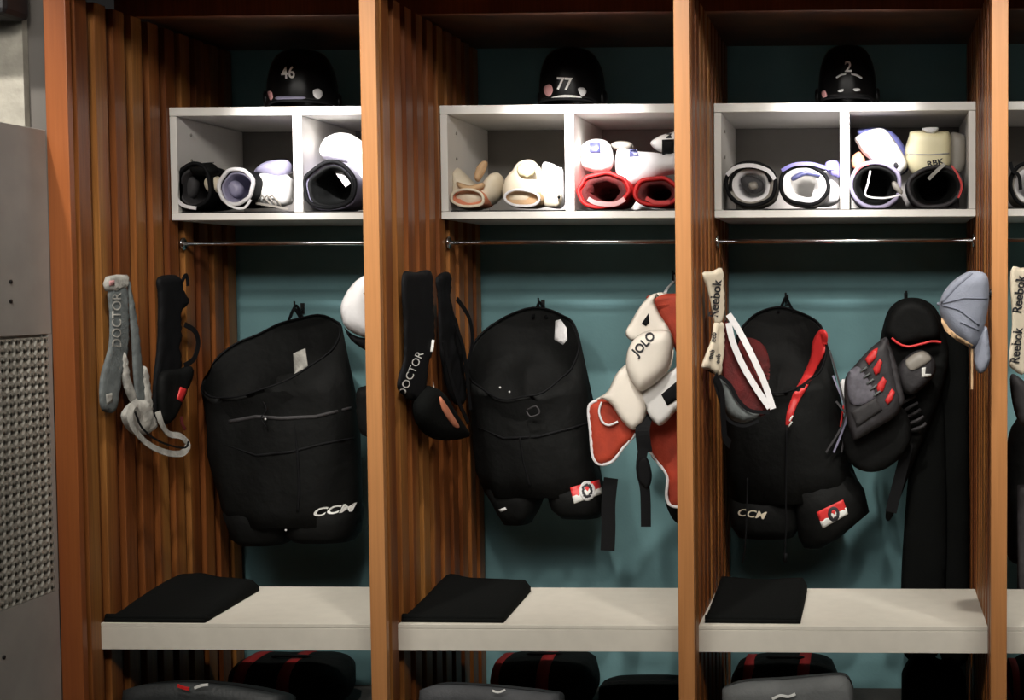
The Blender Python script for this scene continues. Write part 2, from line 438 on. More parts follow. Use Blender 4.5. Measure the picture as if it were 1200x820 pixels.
# grey metal locker at the far left: mesh side panel seen at a slant
t = thing('mesh_locker', 'grey steel locker side with expanded mesh at the left edge', 'metal locker', (-.085, -.4, 0))
xm = -.0705
for a, b in ((1.42, 2.04), (0, .63)): MB().box(xm - .02, xm, -1.2, -.0005, a, b).o('sheet_panel', M['steel'], t, sm=False, bevel=.002)
BX('inner_sheet', M['steel'], t, xm - .03, xm - .025, -1.2, -.0005, .63, 1.42, bevel=0)
MB().box(xm - .02, xm, -.02, -.0005, .63, 1.42).o('edge_strip', M['steel'], t, sm=False)
mb = MB(); cy_, cz_ = .036, .052
for i in range(33):
    y0 = -1.19 + i * cy_; ringsA = []
    for s in (1, -1):
        z = .632; pts = []; q = 0
        while z <= 1.42:
            pts.append((y0 + s * (cy_ * .25) * (1 if q % 2 else -1), z)); z += cz_ / 2; q += 1
        rr = []
        for (y, z) in smooth(pts, 2, False):
            rr.append([(xm - .006, y - .0075, z), (xm + .001, y - .0055, z), (xm + .001, y + .0075, z), (xm - .006, y + .0055, z)])
        mb.loft(rr)
mb.o('expanded_mesh', M['mesh'], t, sm=False)
for px, py in ((12, 330), (12, 353), (4, 770)):
    p = Plane((xm + .001, 0, 0), math.pi / 2); u, v = p.uv(px, py); c = p.w(u, v); MB().tube([c, c + Vector((.004, 0, 0))], .006, 8).o('rivet', M['iron'], t)

# ------------------------------------------------------------------ folded black cloths on the benches
def cloth(outline, hi, label):
    """outline on the bench top in photo pixels; a soft stack with a crown"""
    zb = .5003
    def onb(px, py, z):
        d = ray(px, py); q = (z - CAMP.z) / d.z; return CAMP + d * q
    fl, fr, br, bl = outline          # near left, near right, far right, far left (px,py,z)
    co = [onb(*c) for c in outline]
    N_, K = 22, 16; mb = MB(); top = []; sd = random.random() * 30
    for j in range(K + 1):
        row = []
        for i in range(N_ + 1):
            u, v = i / N_, j / K
            p = co[0] * (1 - u) * (1 - v) + co[1] * u * (1 - v) + co[2] * u * v + co[3] * (1 - u) * v
            row.append((p, u, v))
        top.append(row)
    def h(u, v):
        e = min(u, 1 - u, v * 1.0, 1 - v) ; t_ = min(1, max(0, e) / .07)
        base = hi(u, v)
        return base * (.35 + .65 * math.sqrt(1 - (1 - t_) ** 2)) + .004 * noise.noise(Vector((u * 4 + sd, v * 3, 0))) * t_
    V = []; 
    for row in top:
        for p, u, v in row: V.append(Vector((p.x, p.y, zb + max(.012, h(u, v)))))
    n1 = len(V)
    for row in top:
        for p, u, v in row: V.append(Vector((p.x, p.y, zb)))
    fs = []; S = N_ + 1
    for j in range(K):
        for i in range(N_):
            a = j * S + i; fs.append((a, a + 1, a + S + 1, a + S)); fs.append((n1 + a, n1 + a + S, n1 + a + S + 1, n1 + a + 1))
    per = [i for i in range(S)] + [j * S + N_ for j in range(1, K + 1)] + [K * S + i for i in range(N_ - 1, -1, -1)] + [j * S for j in range(K - 1, 0, -1)]
    for a, b in zip(per, per[1:] + per[:1]): fs.append((b, a, a + n1, b + n1))
    t = thing('folded_cloth', label, 'folded cloth', ((co[0] + co[2]) / 2).to_tuple()[:2] + (zb,), 'black cloths folded on the benches')
    mesh_obj('cloth', V, fs, M['cloth'], t)
    # upper fold
    mb = MB(); rings = []
    pts = [co[0].lerp(co[1], q) for q in [i / 12 for i in range(13)]]
    off = (co[3] - co[0]).normalized() * .012
    mb.tube([Vector((p.x, p.y, zb + .014 + .6 * 0)) + off for p in pts], .011, 8).o('fold_edge', M['cloth'], t)
cloth([(122, 729, .5), (240, 730, .5), (304, 692, .5), (212, 693, .5)],
      lambda u, v: .018 + .05 * math.sin(math.pi * min(1, max(0, (v - .1) / .9)) * .5) * (1 - .45 * u) + .01 * math.exp(-((u - .3) / .2) ** 2) * v, 'black folded cloth lying flat and stretched wide under locker 46')
cloth([(470, 729, .5), (590, 730, .5), (622, 693, .5), (522, 693, .5)],
      lambda u, v: .02 + .04 * v * (1 - .25 * u) + .012 * math.exp(-((u - .12) / .15) ** 2) * v, 'black folded cloth on the bench under helmet 77')
cloth([(826, 730, .5), (938, 731, .5), (946, 693, .5), (842, 693, .5)],
      lambda u, v: .02 + .032 * v + .018 * (abs(u - .55) * 1.6) ** 2 * v, 'black folded squarish cloth on the bench under helmet 2')

# ------------------------------------------------------------------ helmets
def helmet(px, yc, wpx, toppy, turn, label, num, numpos, nsize, kw):
    base = P(px, 121, yc); base.z = ZS + .001
    top = P(px, toppy, yc).z; H = top - base.z; Wd = wpx * (CY + yc) / F / 2
    a, b = Wd, Wd * 1.18; ct, stn = math.cos(turn), math.sin(turn)
    t = thing('hockey_helmet', label, 'helmet', base, 'black helmets on top of the cubbies')
    def pt(th, f, inset=0):
        # f 0..1 from rim to crown
        r = math.cos(f * math.pi / 2)  ** .55 if f < 1 else 0; z = math.sin(f * math.pi / 2) ** .95 * H
        lo = .035 * H * 0
        k_ = 1.0 - .05 * (1 - f) ** 3
        ridge = 1 + .03 * (math.sin(3 * th) ** 2) * math.sin(f * math.pi)
        x = a * r * k_ * math.cos(th) * ridge; y = b * r * k_ * math.sin(th) * ridge
        ear = math.exp(-((math.cos(th) ** 2 - 1) / .25) ** 2)
        z0 = (1 - f) ** 3 * (.004 + .016 * (1 - ear))
        X = x * ct - y * stn; Y = x * stn + y * ct
        return base + Vector((X * (1 - inset), Y * (1 - inset), z * (1 - inset * .6) + z0 + .0))
    n = 40; rings = []
    for i in range(8): rings.append([pt(2 * math.pi * j / n, i / 16 * .0 + .0 + (8 - i) / 16, .08) for j in range(n)])
    for i in range(0, 20): rings.append([pt(2 * math.pi * j / n, i / 20) for j in range(n)])
    rings.append([pt(0, .999) + (pt(2 * math.pi * j / n, .99) - pt(0, .999)) * .4 for j in range(n)])
    sh = MB().loft(rings, False, True).o('shell', M['helm'], t)
    rim = [pt(2 * math.pi * j / n, .015) for j in range(n)]; rim.append(rim[0])
    MB().tube(rim, .0045, 6).o('rim_trim', M['black2'], t)
    for s in (0, math.pi):
        c = pt(s, .05); o_ = (c - base).normalized() * .008
        mb = MB(); R_ = .028; rr = []
        for (rad, hh) in ((R_, -.006), (R_ * 1.02, .004), (R_ * .8, .009), (.002, .01)):
            dirn = Vector((math.cos(s) * ct, math.cos(s) * stn, 0)); side = Vector((-dirn.y, dirn.x, 0))
            rr.append([c + dirn * hh + side * (rad * math.cos(q)) + Vector((0, 0, 1)) * (.02 + rad * math.sin(q)) for q in [2 * math.pi * w_ / 16 for w_ in range(16)]])
        mb.loft(rr).o('ear_guard', M['helm'], t)
    for q in (-.5, 0, .5):
        mb = MB(); th = -math.pi / 2 + q
        rr = [pt(th - .07, .62), pt(th - .05, .72), pt(th + .05, .72), pt(th + .07, .62)]
        out = [p + (p - base).normalized() * .002 for p in rr]
        mb.add(out, [(0, 1, 2, 3)]).o('vent_slot', M['dark'], t, sm=False)
    text('number', num, *numpos, nsize, kw.get('rot', 0), sh, M['num'], t, squash=kw.get('sq', .9), bold=.02)
    for (o_, mm) in kw.get('dec', []):
        decal('sticker', o_, sh, M[mm], t, th=.001, sm=4, resp=3)
    return t, sh
helmet(355, .80, 84, 59, .35, 'black helmet numbered 46 with round side sticker', '46', (338, 86), 19, dict(rot=4, sq=.85, dec=[
    ([(367, 106), (374, 104), (378, 110), (374, 116), (368, 113)], 'silver'), ([(326, 113), (355, 113), (355, 116), (326, 117)], 'lav'),
    ([(314, 108), (318, 107), (320, 114), (317, 117)], 'skin')]))
helmet(671, .80, 78, 57, -.1, 'black helmet numbered 77 with white brow stripe', '77', (661, 99), 20, dict(rot=-3, sq=.9, dec=[
    ([(647, 114), (662, 111), (680, 113), (679, 116), (662, 114), (648, 116.5)], 'wlett'), ([(638, 102), (645, 99), (648, 106), (644, 113), (639, 110)], 'skin'),
    ([(677, 104), (684, 103), (687, 108), (682, 113)], 'silver')]))
helmet(993, .80, 72, 54, 0, 'black helmet numbered 2 with two curved silver brow lines', '2', (994, 79), 17, dict(rot=0, sq=1, dec=[
    ([(980, 90), (986, 86.5), (991, 86), (991, 87.5), (986, 88.5), (981, 91.5)], 'silver'), ([(998, 86), (1004, 87), (1010, 90.5), (1009, 92), (1003, 89), (998, 87.5)], 'silver'),
    ([(982, 106), (988, 104), (988, 107), (983, 108)], 'silver'), ([(1000, 104), (1006, 103.5), (1008, 106), (1002, 107)], 'silver'),
    ([(963, 108), (967, 106), (969, 113), (965, 115)], 'skin')]))

# ------------------------------------------------------------------ pads in the cubbies
def ring_px(cx, cy, rx, ry, y, rot=0, n=36, e=2.2, wob=0, sd=0, flat=0):
    out = []; r = math.radians(rot)
    for j in range(n):
        a = 2 * math.pi * j / n; c, s = math.cos(a), math.sin(a)
        k = (abs(c) ** e + abs(s) ** e) ** (-1 / e); k *= 1 + wob * noise.noise(Vector((c * 1.5 + sd, s * 1.5, sd)))
        X, Y = rx * k * c, ry * k * s
        px, py = cx + X * math.cos(r) - Y * math.sin(r), cy + X * math.sin(r) + Y * math.cos(r)
        out.append(P(px, py, y))
    return out
def shiftring(r, dx, dy, dz, s=1):
    c = sum(r, Vector()) / len(r); return [c + (p - c) * s + Vector((dx, dy, dz)) for p in r]
def open_pad(label, cx, cy, rx, ry, y0, mats, name='shin_guard', cat='shin guard', group=None, L=.26, rot=0, wob=.12, th=.22, e=2.2, floor=True, taper=.85, sd=None, lip=.012):
    """a hollow padded guard lying on its side, open end toward the room: shell, rim, liner"""
    sd = random.random() * 40 if sd is None else sd
    zf = ZSB + .031
    r0 = ring_px(cx, cy, rx, ry, y0, rot, wob=wob, sd=sd, e=e)
    def fl(r): return [Vector((p.x, p.y, max(p.z, zf))) for p in r] if floor else r
    t = thing(name, label, cat, (sum((p.x for p in r0)) / len(r0), y0 + L / 2, zf), group)
    outer = [fl(shiftring(r0, 0, q * L, 0, s)) for q, s in ((.0, .97), (.04, 1.0), (.3, 1.02), (.6, .97), (.85, .9), (1, taper))]
    inner = [shiftring(r0, 0, q * L, 0, s) for q, s in ((1, taper - th), (.6, .95 - th), (.3, 1 - th), (.04, 1 - th * .75), (.0, .97 - th * .3))]
    MB().loft(inner + outer + [fl(shiftring(r0, 0, L, 0, .05))], False, True).o('shell', M[mats[0]], t)
    # rim bead
    rim = fl(shiftring(r0, 0, -.002, .004, .93)); rim.append(rim[0])
    MB().tube(rim, lip * .6, 8, False).o('rim_binding', M[mats[1]], t)
    # liner
    l0 = shiftring(r0, 0, .012, 0, .88)
    rin = [shiftring(l0, 0, 0, 0, 1), shiftring(l0, 0, -.008, 0, .92), shiftring(l0, 0, .0, 0, .82 if th < .3 else .66), shiftring(l0, 0, .1, 0, .6 if th < .3 else .5), shiftring(l0, 0, .2, 0, .5 if th < .3 else .4), shiftring(l0, 0, .205, 0, .02)]
    MB().loft(rin, False, True).o('liner', M[mats[2]], t)
    return t
GA = 'pads piled in the cubbies'
def strap_on(t, pts, w, m='black2', name='strap'): return ribbon(name, pr3(pts), w, M[m], t)
# locker 46, left compartment
t = open_pad('black elbow pad with grey core, leftmost in the cubby under helmet 46', 227, 219, 22, 27, .64, ('black', 'black2', 'char'), 'elbow_pad', 'elbow pad', wob=.1)
pillow('core_pad', [(212, 208), (226, 204), (234, 214), (230, 230), (218, 235), (209, 224)], pl(.70), M['char'], t, .02, .01, .02, res=.01)
pillow('cap', [(222, 194), (250, 190), (248, 193), (254, 199), (250, 206), (242, 206), (228, 205)], pl(.66), M['black'], t, .03, .08, .03, res=.012, wr=.004)
strap_on(t, [(207, 215, .63), (205, 228, .62), (214, 240, .62), (230, 244, .62)], .012, 'wfab')
t = open_pad('black elbow pad with grey core and white piping, second under helmet 46', 277, 220, 21, 22, .63, ('black', 'wfab', 'lav'), 'elbow_pad', 'elbow pad', wob=.12, rot=20)
strap_on(t, [(257, 225, .62), (268, 240, .61), (285, 244, .61), (294, 234, .61)], .008, 'wfab', 'piping')
pillow('core_pad', [(265, 214), (276, 211), (286, 220), (282, 230), (272, 230)], pl(.68), M['lav'], t, .02, .01, .015, res=.01)
o = tag(pillow('glove_liner', [(241, 209), (254, 206), (264, 213), (268, 222), (255, 227), (243, 224)], pl(.69), M['cream'], front=.03, back=.06, R=.02, res=.01, wr=.004),
        'cream padded liner squeezed between the two black elbow pads', 'liner')
t = thing('elbow_pad', 'bright white quilted elbow pad right of the black pads', 'elbow pad', P(318, 245, .75) * 1)
t.location.z = ZSB + .0265
pillow('body', [(302, 208), (308, 203), (325, 206), (339, 207), (339.5, 235), (330, 243), (312, 243), (303, 236)], pl(.74), M['white'], t, .05, .10, .05, wr=.006)
pillow('cap', [(298, 200), (310, 190), (330, 187), (339, 190), (339, 203), (325, 207), (306, 204)], pl(.76), M['lav'], t, .03, .08, .03, wr=.004)
mb = MB()
for q in range(3):
    mb.tube(pr3([(302 + 6 * q, 236 - 2 * q, .685), (307 + 6 * q, 229, .675), (314 + 6 * q, 236, .67), (320 + 5 * q, 243, .68)]), .003, 6)
mb.o('lace', M['taupe'], t)
strap_on(t, [(300, 238, .68), (312, 240, .672), (328, 243, .67), (338, 245, .675)], .008, 'taupe')
# locker 46, right compartment
open_pad('black pad with lavender shell edge in right cubby under helmet 46', 387, 219, 33, 28, .63, ('lav', 'black2', 'black'), wob=.1, rot=-15, th=.25)
t = thing('shin_guard', 'blown white shin guard cap standing above the black pad under helmet 46', 'shin guard', P(405, 200, .78)); t.location.z = 1.84
pillow('knee_cap', [(375, 175), (380, 163), (394, 156), (410, 157), (424, 165), (440, 175), (440, 205), (425, 205), (412, 193), (398, 188), (380, 186)], pl(.74), M['white'], t, .05, .05, .05)
pillow('shin_plate', [(405, 192), (425, 190), (442, 194), (442, 212), (420, 214), (406, 206)], pl(.72), M['wfab'], t, .03, .04, .03)
ribbon('strap', pr3([(388, 192, .685), (398, 203, .68), (408, 217, .675)]), .022, M['wfab'], t)
# locker 77, left compartment: cream gloves
def glove(label, ox, y0):
    dx = ox
    t = thing('elbow_pad', label, 'elbow pad', P(555 + dx, 245, y0 + .1)); t.location.z = ZSB + .0265
    s = lambda L_: [(x + dx, y) for x, y in L_]
    return t, s
t, s = glove('cream leather pad with peach lining, leftmost under helmet 77', 0, .66)
open_r = ring_px(548, 232, 19, 10, .635, 4, wob=.08, sd=3)
bk = [shiftring(open_r, 0, .28, .0, 1.02)]
o1 = pillow('cuff', [(528, 232), (529, 212), (531, 200), (538, 197), (549, 208), (562, 216), (574, 204), (585, 203), (589, 216), (585, 232), (572, 243), (556, 247), (538, 243)], pl(.72), M['cream'], t, .06, .12, .04, wr=.005)
MB().loft([shiftring(open_r, 0, .03, 0, .9), open_r, shiftring(open_r, 0, .02, 0, 1.12), shiftring(open_r, 0, .1, 0, 1.2)], True, False).o('wrist_opening', M['peach'], t)
rr = open_r + [open_r[0]]; MB().tube(rr, .005, 8, False).o('rim_binding', M['cream'], t)
pillow('thumb', [(556, 209), (558, 197), (565, 189), (571, 190), (570, 198), (566, 206), (561, 213)], pl(.66), M['tan'], t, .02, .02, .012, res=.008)
pillow('tongue_flap', [(535, 213), (550, 217), (566, 214), (567, 220), (556, 225), (540, 222)], pl(.655), M['tan'], t, .02, .015, .01, res=.008)
t, s = glove('cream leather pad with pale lining, right of the peach one under helmet 77', 57, .66)
open_r = ring_px(612, 232, 20, 9.5, .635, 4, wob=.08, sd=9)
pillow('cuff', [(589, 228), (592, 210), (600, 200), (608, 190), (622, 187), (632, 196), (634, 210), (640, 222), (633, 236), (620, 244), (604, 243), (594, 238)], pl(.72), M['cream'], t, .06, .12, .04, wr=.005)
MB().loft([shiftring(open_r, 0, .03, 0, .9), open_r, shiftring(open_r, 0, .02, 0, 1.12), shiftring(open_r, 0, .1, 0, 1.2)], True, False).o('wrist_opening', M['tan'], t)
rr = open_r + [open_r[0]]; MB().tube(rr, .005, 8, False).o('rim_binding', M['wfab'], t)
pillow('palm_patch', [(606, 196), (614, 190), (624, 193), (627, 203), (618, 208), (608, 205)], pl(.65), M['gold'], t, .008, .008, .01, res=.008)
t = thing('elbow_pad', 'white padded elbow guard against the middle panel under helmet 77', 'elbow pad', P(645, 240, .76)); t.location.z = ZSB + .0265
pillow('body', [(636, 192), (645, 191), (655, 196), (659, 200), (660, 240), (648, 244), (636, 238), (634, 215)], pl(.76), M['wfab'], t, .05, .10, .03, wr=.006)
pillow('elbow_cap', [(633, 222), (645, 218), (657, 222), (657, 240), (645, 243), (636, 240)], pl(.70), M['cream'], t, .02, .02, .02, wr=.003)
MB().tube([P(655, 231, .672), P(655, 231, .66)], .006, 8).o('stud', M['black2'], t)
# locker 77, right compartment
open_pad('red padded shin guard, open end down left under helmet 77', 706, 225, 31, 21, .64, ('red', 'red', 'dred'), wob=.2, rot=-5, th=.3)
ribbon('lower_lip', pr3([(689, 233, .632), (700, 238, .628), (720, 239, .628), (732, 233, .632)]), .016, M['skin'], LAST[-1].parent)
open_pad('red padded shin guard tucked against the divider under helmet 77', 772, 226, 28, 17, .65, ('red', 'red', 'dred'), wob=.2, th=.3)
ribbon('lower_lip', pr3([(757, 232, .642), (768, 237, .638), (785, 237, .64)]), .014, M['brightred'], LAST[-1].parent)
t = thing('shin_guard', 'white shin guard with square blue patch under helmet 77', 'shin guard', P(703, 205, .78)); t.location.z = P(703, 205, .7).z
o = pillow('plate', [(680, 178), (684, 168), (696, 163), (710, 165), (717, 174), (719, 190), (714, 200), (698, 202), (683, 196)], pl(.74), M['white'], t, .05, .05, .04)
decal('patch', [(691, 168), (703, 167), (704, 179), (691, 179)], o, M['navy'], t, sm=0)
t = thing('shin_guard', 'long white shin guard with navy strap lying above the red pads', 'shin guard', P(755, 210, .78)); t.location.z = P(755, 218, .7).z
o = pillow('plate', [(722, 180), (728, 173), (745, 177), (760, 178), (780, 180), (797, 180), (800, 200), (780, 206), (760, 215), (740, 219), (725, 211), (721, 196)], pl(.74), M['wfab'], t, .06, .04, .04, wr=.008)
decal('strap', [(737, 174), (746, 175), (749, 183), (738, 184)], o, M['navy'], t, sm=0)
pillow('knee_roll', [(715, 170), (724, 165), (737, 166), (742, 172), (734, 178), (722, 177)], pl(.82), M['taupe'], t, .03, .03, .02)
t = thing('shin_guard', 'white knee guard with broad black buckle strap beside the wood divider', 'shin guard', P(782, 180, .8)); t.location.z = P(782, 186, .7).z
o = pillow('knee_cap', [(762, 168), (768, 162), (780, 157), (800, 155), (803, 182), (788, 184), (776, 179), (768, 175)], pl(.76), M['white'], t, .04, .05, .03)
decal('strap', [(776, 164), (790, 163), (790, 186), (776, 185)], o, M['black2'], t, sm=0)
decal('buckle', [(781, 157), (787, 157), (787, 162), (781, 162)], o, M['lett'], t, sm=0)
# locker 2, left compartment
t = open_pad('round rolled shin guard with white core and black rings under helmet 2', 880, 217, 31, 27, .64, ('taupe', 'black2', 'wfab'), wob=.06, th=.45)
pillow('core', [(868, 209), (880, 206), (893, 212), (894, 222), (884, 227), (872, 221)], pl(.672), M['char'], t, .01, .03, .015, res=.01)
pillow('core_tip', [(878, 214), (886, 213), (888, 220), (882, 223), (877, 219)], pl(.66), M['taupe'], t, .006, .006, .01, res=.008)
ri = shiftring(ring_px(880, 217, 31, 27, .64, 0, wob=.06), 0, -.004, .002, .76); MB().tube(ri[16:38 - 2] , .006, 8).o('piping', M['black2'], t)
ribbon('upper_strap', pr3([(852, 205, .625), (863, 196, .62), (882, 194, .62), (900, 200, .625), (908, 210, .63)]), .014, M['wfab'], t)
t = open_pad('oval rolled shin guard with white core and purple straps under helmet 2', 943, 218, 29, 25, .64, ('wfab', 'black2', 'white'), wob=.08, th=.5, rot=10)
pillow('tongue', [(928, 207), (944, 200), (962, 203), (960, 208), (944, 206), (930, 212)], pl(.645), M['navy'], t, .008, .01, .01, res=.008)
pillow('tail', [(960, 205), (975, 200), (985, 208), (985, 232), (976, 241), (960, 243), (950, 238)], pl(.75), M['wfab'], t, .05, .06, .04, wr=.008)
ribbon('strap', pr3([(916, 200, .63), (930, 193, .625), (950, 192, .625), (966, 196, .63), (974, 197, .635)]), .012, M['purple'], t)
pillow('buckle_tab', [(968, 190), (980, 188), (986, 198), (984, 208), (976, 206), (968, 200)], pl(.67), M['purple'], t, .01, .01, .01, res=.008)
decal('tab_patch', [(970, 190), (977, 190), (979, 199), (972, 199)], PK(t), M['white'], t, sm=0, resp=3)
# locker 2, right compartment
t = open_pad('shin guard with lavender shell and dark inside, left one under helmet 2', 1026, 218, 31, 28, .635, ('lav', 'foam', 'black'), wob=.06, th=.22, rot=10)
ribbon('inner_piping', pr3([(1020, 200, .628), (1017, 215, .628), (1015, 229, .625), (1036, 232, .625), (1056, 228, .628)]), .006, M['wfab'], t)
ribbon('red_edge', pr3([(1000, 205, .63), (1008, 196, .628), (1019, 191, .63)]), .008, M['brightred'], t)
pillow('fastener', [(1045, 214), (1050, 213), (1058, 224), (1055, 228), (1047, 221)], pl(.628), M['taupe'], t, .006, .006, .008, res=.006)
t = open_pad('dark shin guard with red edge stripe, rightmost under helmet 2', 1096, 220, 34, 25, .64, ('char', 'dgrey', 'black'), wob=.06, th=.25, rot=-8)
ribbon('red_edge', pr3([(1115, 194, .632), (1122, 204, .63), (1127, 218, .63), (1123, 232, .63)]), .007, M['brightred'], t)
ribbon('inner_piping', pr3([(1088, 210, .63), (1098, 200, .628), (1107, 192, .628)]), .012, M['lgrey'], t)
t = thing('shin_guard', 'white shin plate leaning diagonally over the lavender guard', 'shin guard', P(1032, 200, .74)); t.location.z = P(1032, 206, .7).z
pillow('liner', [(1005, 157), (1018, 150), (1036, 150), (1052, 160), (1064, 180), (1066, 196), (1056, 205), (1040, 200)], pl(.76), M['navy'], t, .03, .03, .03)
o = pillow('plate', [(1002, 162), (1012, 155), (1029, 150), (1040, 154), (1052, 170), (1062, 188), (1062, 198), (1053, 205), (1040, 200), (1022, 189), (1010, 178), (1005, 170)], pl(.70), M['white'], t, .04, .01, .04)
decal('mark', [(1047, 193), (1050, 190), (1053, 194), (1050, 198)], o, M['lett'], t, th=.001, resp=2, sm=3)
text('lettering', 'RBK', 1029, 177, 6, -8, o, M['taupe'], t)
pillow('peach_tab', [(998, 186), (1002, 180), (1009, 178), (1014, 190), (1006, 198), (999, 196)], pl(.72), M['peach'], t, .01, .01, .01, res=.008)
t = thing('shin_guard', 'cream shin guard standing upright with silver clip on top', 'shin guard', P(1095, 200, .8)); t.location.z = P(1095, 212, .7).z
pillow('side_wing', [(1112, 160), (1124, 156), (1132, 162), (1133, 185), (1126, 203), (1112, 204)], pl(.76), M['taupe'], t, .03, .05, .03)
o = pillow('plate', [(1065, 160), (1068, 154), (1085, 153), (1100, 154), (1113, 156), (1114, 180), (1112, 196), (1090, 208), (1070, 205), (1062, 192), (1060, 178)], pl(.72), M['gold'], t, .04, .03, .03)
decal('seam', [(1063, 180), (1090, 180.5), (1112, 179), (1112, 180.5), (1090, 182), (1063, 181.5)], o, M['lgrey'], t, th=.001, sm=0)
text('lettering', 'RBK', 1096, 191, 9, 12, o, M['lett'], t, bold=.03, squash=1.2)
pillow('clip', [(1081, 150), (1098, 149), (1099, 153), (1092, 157), (1084, 155)], pl(.69), M['silver'], t, .008, .008, .006, res=.006, sm=3)
# far right locker
t = open_pad('black and white rolled shin guard at the right edge of the photo', 1209, 217, 27, 27, .64, ('taupe', 'black2', 'wfab'), wob=.06, th=.42)
ribbon('strap', pr3([(1184, 190, .625), (1187, 200, .62), (1194, 206, .62), (1196, 222, .62)]), .012, M['black2'], t)

# ------------------------------------------------------------------ hooks
def hook(px, py, y, label, up=.03):
    p = P(px, py, y); t = thing('coat_hook', label, 'hook', Vector((p.x, YW - .003, p.z)), 'coat hooks on the back wall')
    MB().box(p.x - .007, p.x + .007, YW - .006, YW + .001, p.z - .02, p.z + .022).o('plate', M['iron'], t, sm=False)
    tubeo('prong', [(p.x, YW - .006, p.z), (p.x, YW - .05, p.z - .012), (p.x, YW - .075, p.z + .0), (p.x, YW - .08, p.z + up)], .004, M['iron'], t)
hook(347, 362, 1.1, 'dark hook behind the pants of locker 46')
hook(632, 358, 1.1, 'dark hook behind the pants below helmet 77')
hook(921, 352, 1.1, 'dark hook above the red-lined pants')
hook(1062, 350, 1.1, 'dark hook above the black and red shoulder pads')
hook(789, 326, 1.1, 'dark hook above the white shoulder pads')

# ------------------------------------------------------------------ hockey pants
def hpants(label, rows, rim, legs, ycen=.86, dep=.15, n=48, linm='black', split=None, wr=.014):
    """rows: (py, left px, right px, half depth). rim: cx, cy, rx, up, slope (tilted waist opening)."""
    sd = random.random() * 30
    def sec(py, xl, xr, d, yc=ycen, ins=1, e=2.5, zc=None, wr=wr):
        a = P(xl, py, yc); b = P(xr, py, yc); c = (a + b) / 2; rx = (b.x - a.x) / 2; out = []
        for j in range(n):
            th = 2 * math.pi * j / n; cc, ss = math.cos(th), math.sin(th)
            k = (abs(cc) ** e + abs(ss) ** e) ** (-1 / e)
            w = wr * noise.noise(Vector((cc * 2.2 + sd, ss * 2.2, c.z * 5)))+ wr * .6 * noise.noise(Vector((cc * 5 + sd, ss * 5, c.z * 12)))
            out.append(Vector((c.x + (rx * ins) * k * cc + w * cc, yc - (d * ins) * k * ss - w * abs(ss) * 1.5 * (1 if ss > 0 else .3), c.z)))
        return out
    cx, cy, rx, up, slope, d0 = rim
    mid = P(cx, cy, ycen); sc_ = (CY + ycen) / F
    def rimring(ins=1, drop=0):
        out = []
        for j in range(n):
            th = 2 * math.pi * j / n; cc, ss = math.cos(th), math.sin(th)
            z = mid.z - drop - ss * up * sc_ - slope * cc * rx * sc_ + .016 * noise.noise(Vector((cc * 2 + sd, ss * 2, 0)))
            out.append(Vector((mid.x + rx * sc_ * ins * cc, ycen - d0 * ins * ss, z)))
        return out
    R0 = rimring()
    t = thing('hockey_pants', label, 'hockey pants', (mid.x, ycen, P(cx, rows[-1][0], ycen).z))
    body = [R0]
    for i, (py, xl, xr, d) in enumerate(rows):
        s_ = sec(py, xl, xr, d)
        if i < 3:   # keep the rows under the tilted waist
            s_ = [Vector((p.x, p.y, min(p.z, r.z - .02 * (i + 1)))) for p, r in zip(s_, R0)]
        body.append(s_)
    b = MB().loft([rimring(.95, .01)] + body, False, True).o('shell', M['black'], t)
    inr = [rimring(.95, .008), rimring(.9, .05), rimring(.84, .12), rimring(.75, .2), rimring(.1, .22)]
    li = MB().loft(inr, False, True).o('liner', M[linm], t)
    rr = rimring(.975, -.003); rr.append(rr[0]); MB().tube(rr, .004, 8, False).o('waist_binding', M['black2'], t)
    lo = []
    for leg in legs:
        rs = [sec(py, xl + (6 if i == 0 else 0), xr - (6 if i == 0 else 0), d * (.3, .95, 1, 1, 1)[i], yc, e=2.6, wr=.003) for i, (py, xl, xr, d, yc) in enumerate(leg)]
        rs2 = [shiftring(rs[-1], 0, 0, 0, .93), shiftring(rs[-1], 0, 0, .03, .8)]
        lo.append(MB().loft(rs + rs2, True, True).o('leg', M['black'], t))
    return t, b, li, lo
# pants 46
t1, b1, l1, g1 = hpants('large black padded pants with open waist hanging below helmet 46',
    [(462, 240, 417, .12), (490, 246, 419, .135), (530, 252, 421, .14), (565, 258, 422, .14), (590, 263, 422, .135), (612, 270, 421, .125)],
    (318, 418, 84, 40, -.27, .15), [[(570, 262, 345, .125, .86), (600, 267, 346, .125, .86), (628, 277, 344, .115, .86), (635, 284, 338, .09, .86)],
     [(570, 338, 423, .13, .86), (600, 338, 423, .13, .86), (624, 340, 420, .12, .86), (632, 347, 415, .09, .86)]])
text('lettering', 'CCM', 389, 598, 13.5, 8, g1 + [b1], M['wlett'], t1, squash=1.65, shear=.4, bold=.03)
decal('care_label', [(344, 414), (358, 408), (361, 430), (345, 438)], [l1, b1], M['lgrey'], t1, sm=0, th=.002)
decal('waist_seam', [(268, 492), (300, 486), (330, 488), (370, 486), (412, 476), (412, 479), (370, 490), (330, 492), (300, 490), (268, 496)], b1, M['char'], t1, sm=0, th=.002)
tubeo('lace', [P(308, 470, .715), P(312, 480, .705), P(306, 490, .70), P(312, 500, .70)], .002, M['black2'], t1)
MB().tube([P(311, 491, .71), P(311, 491, .695)], .004, 8).o('eyelet', M['silver'], t1)
MB().tube([P(335, 621, .75), P(335, 621, .735)], .004, 8).o('rivet', M['silver'], t1)
ribbon('hanger_loop', [P(340, 372, 1.005), P(345, 362, 1.04), P(352, 372, 1.0)], .012, M['black2'], t1)
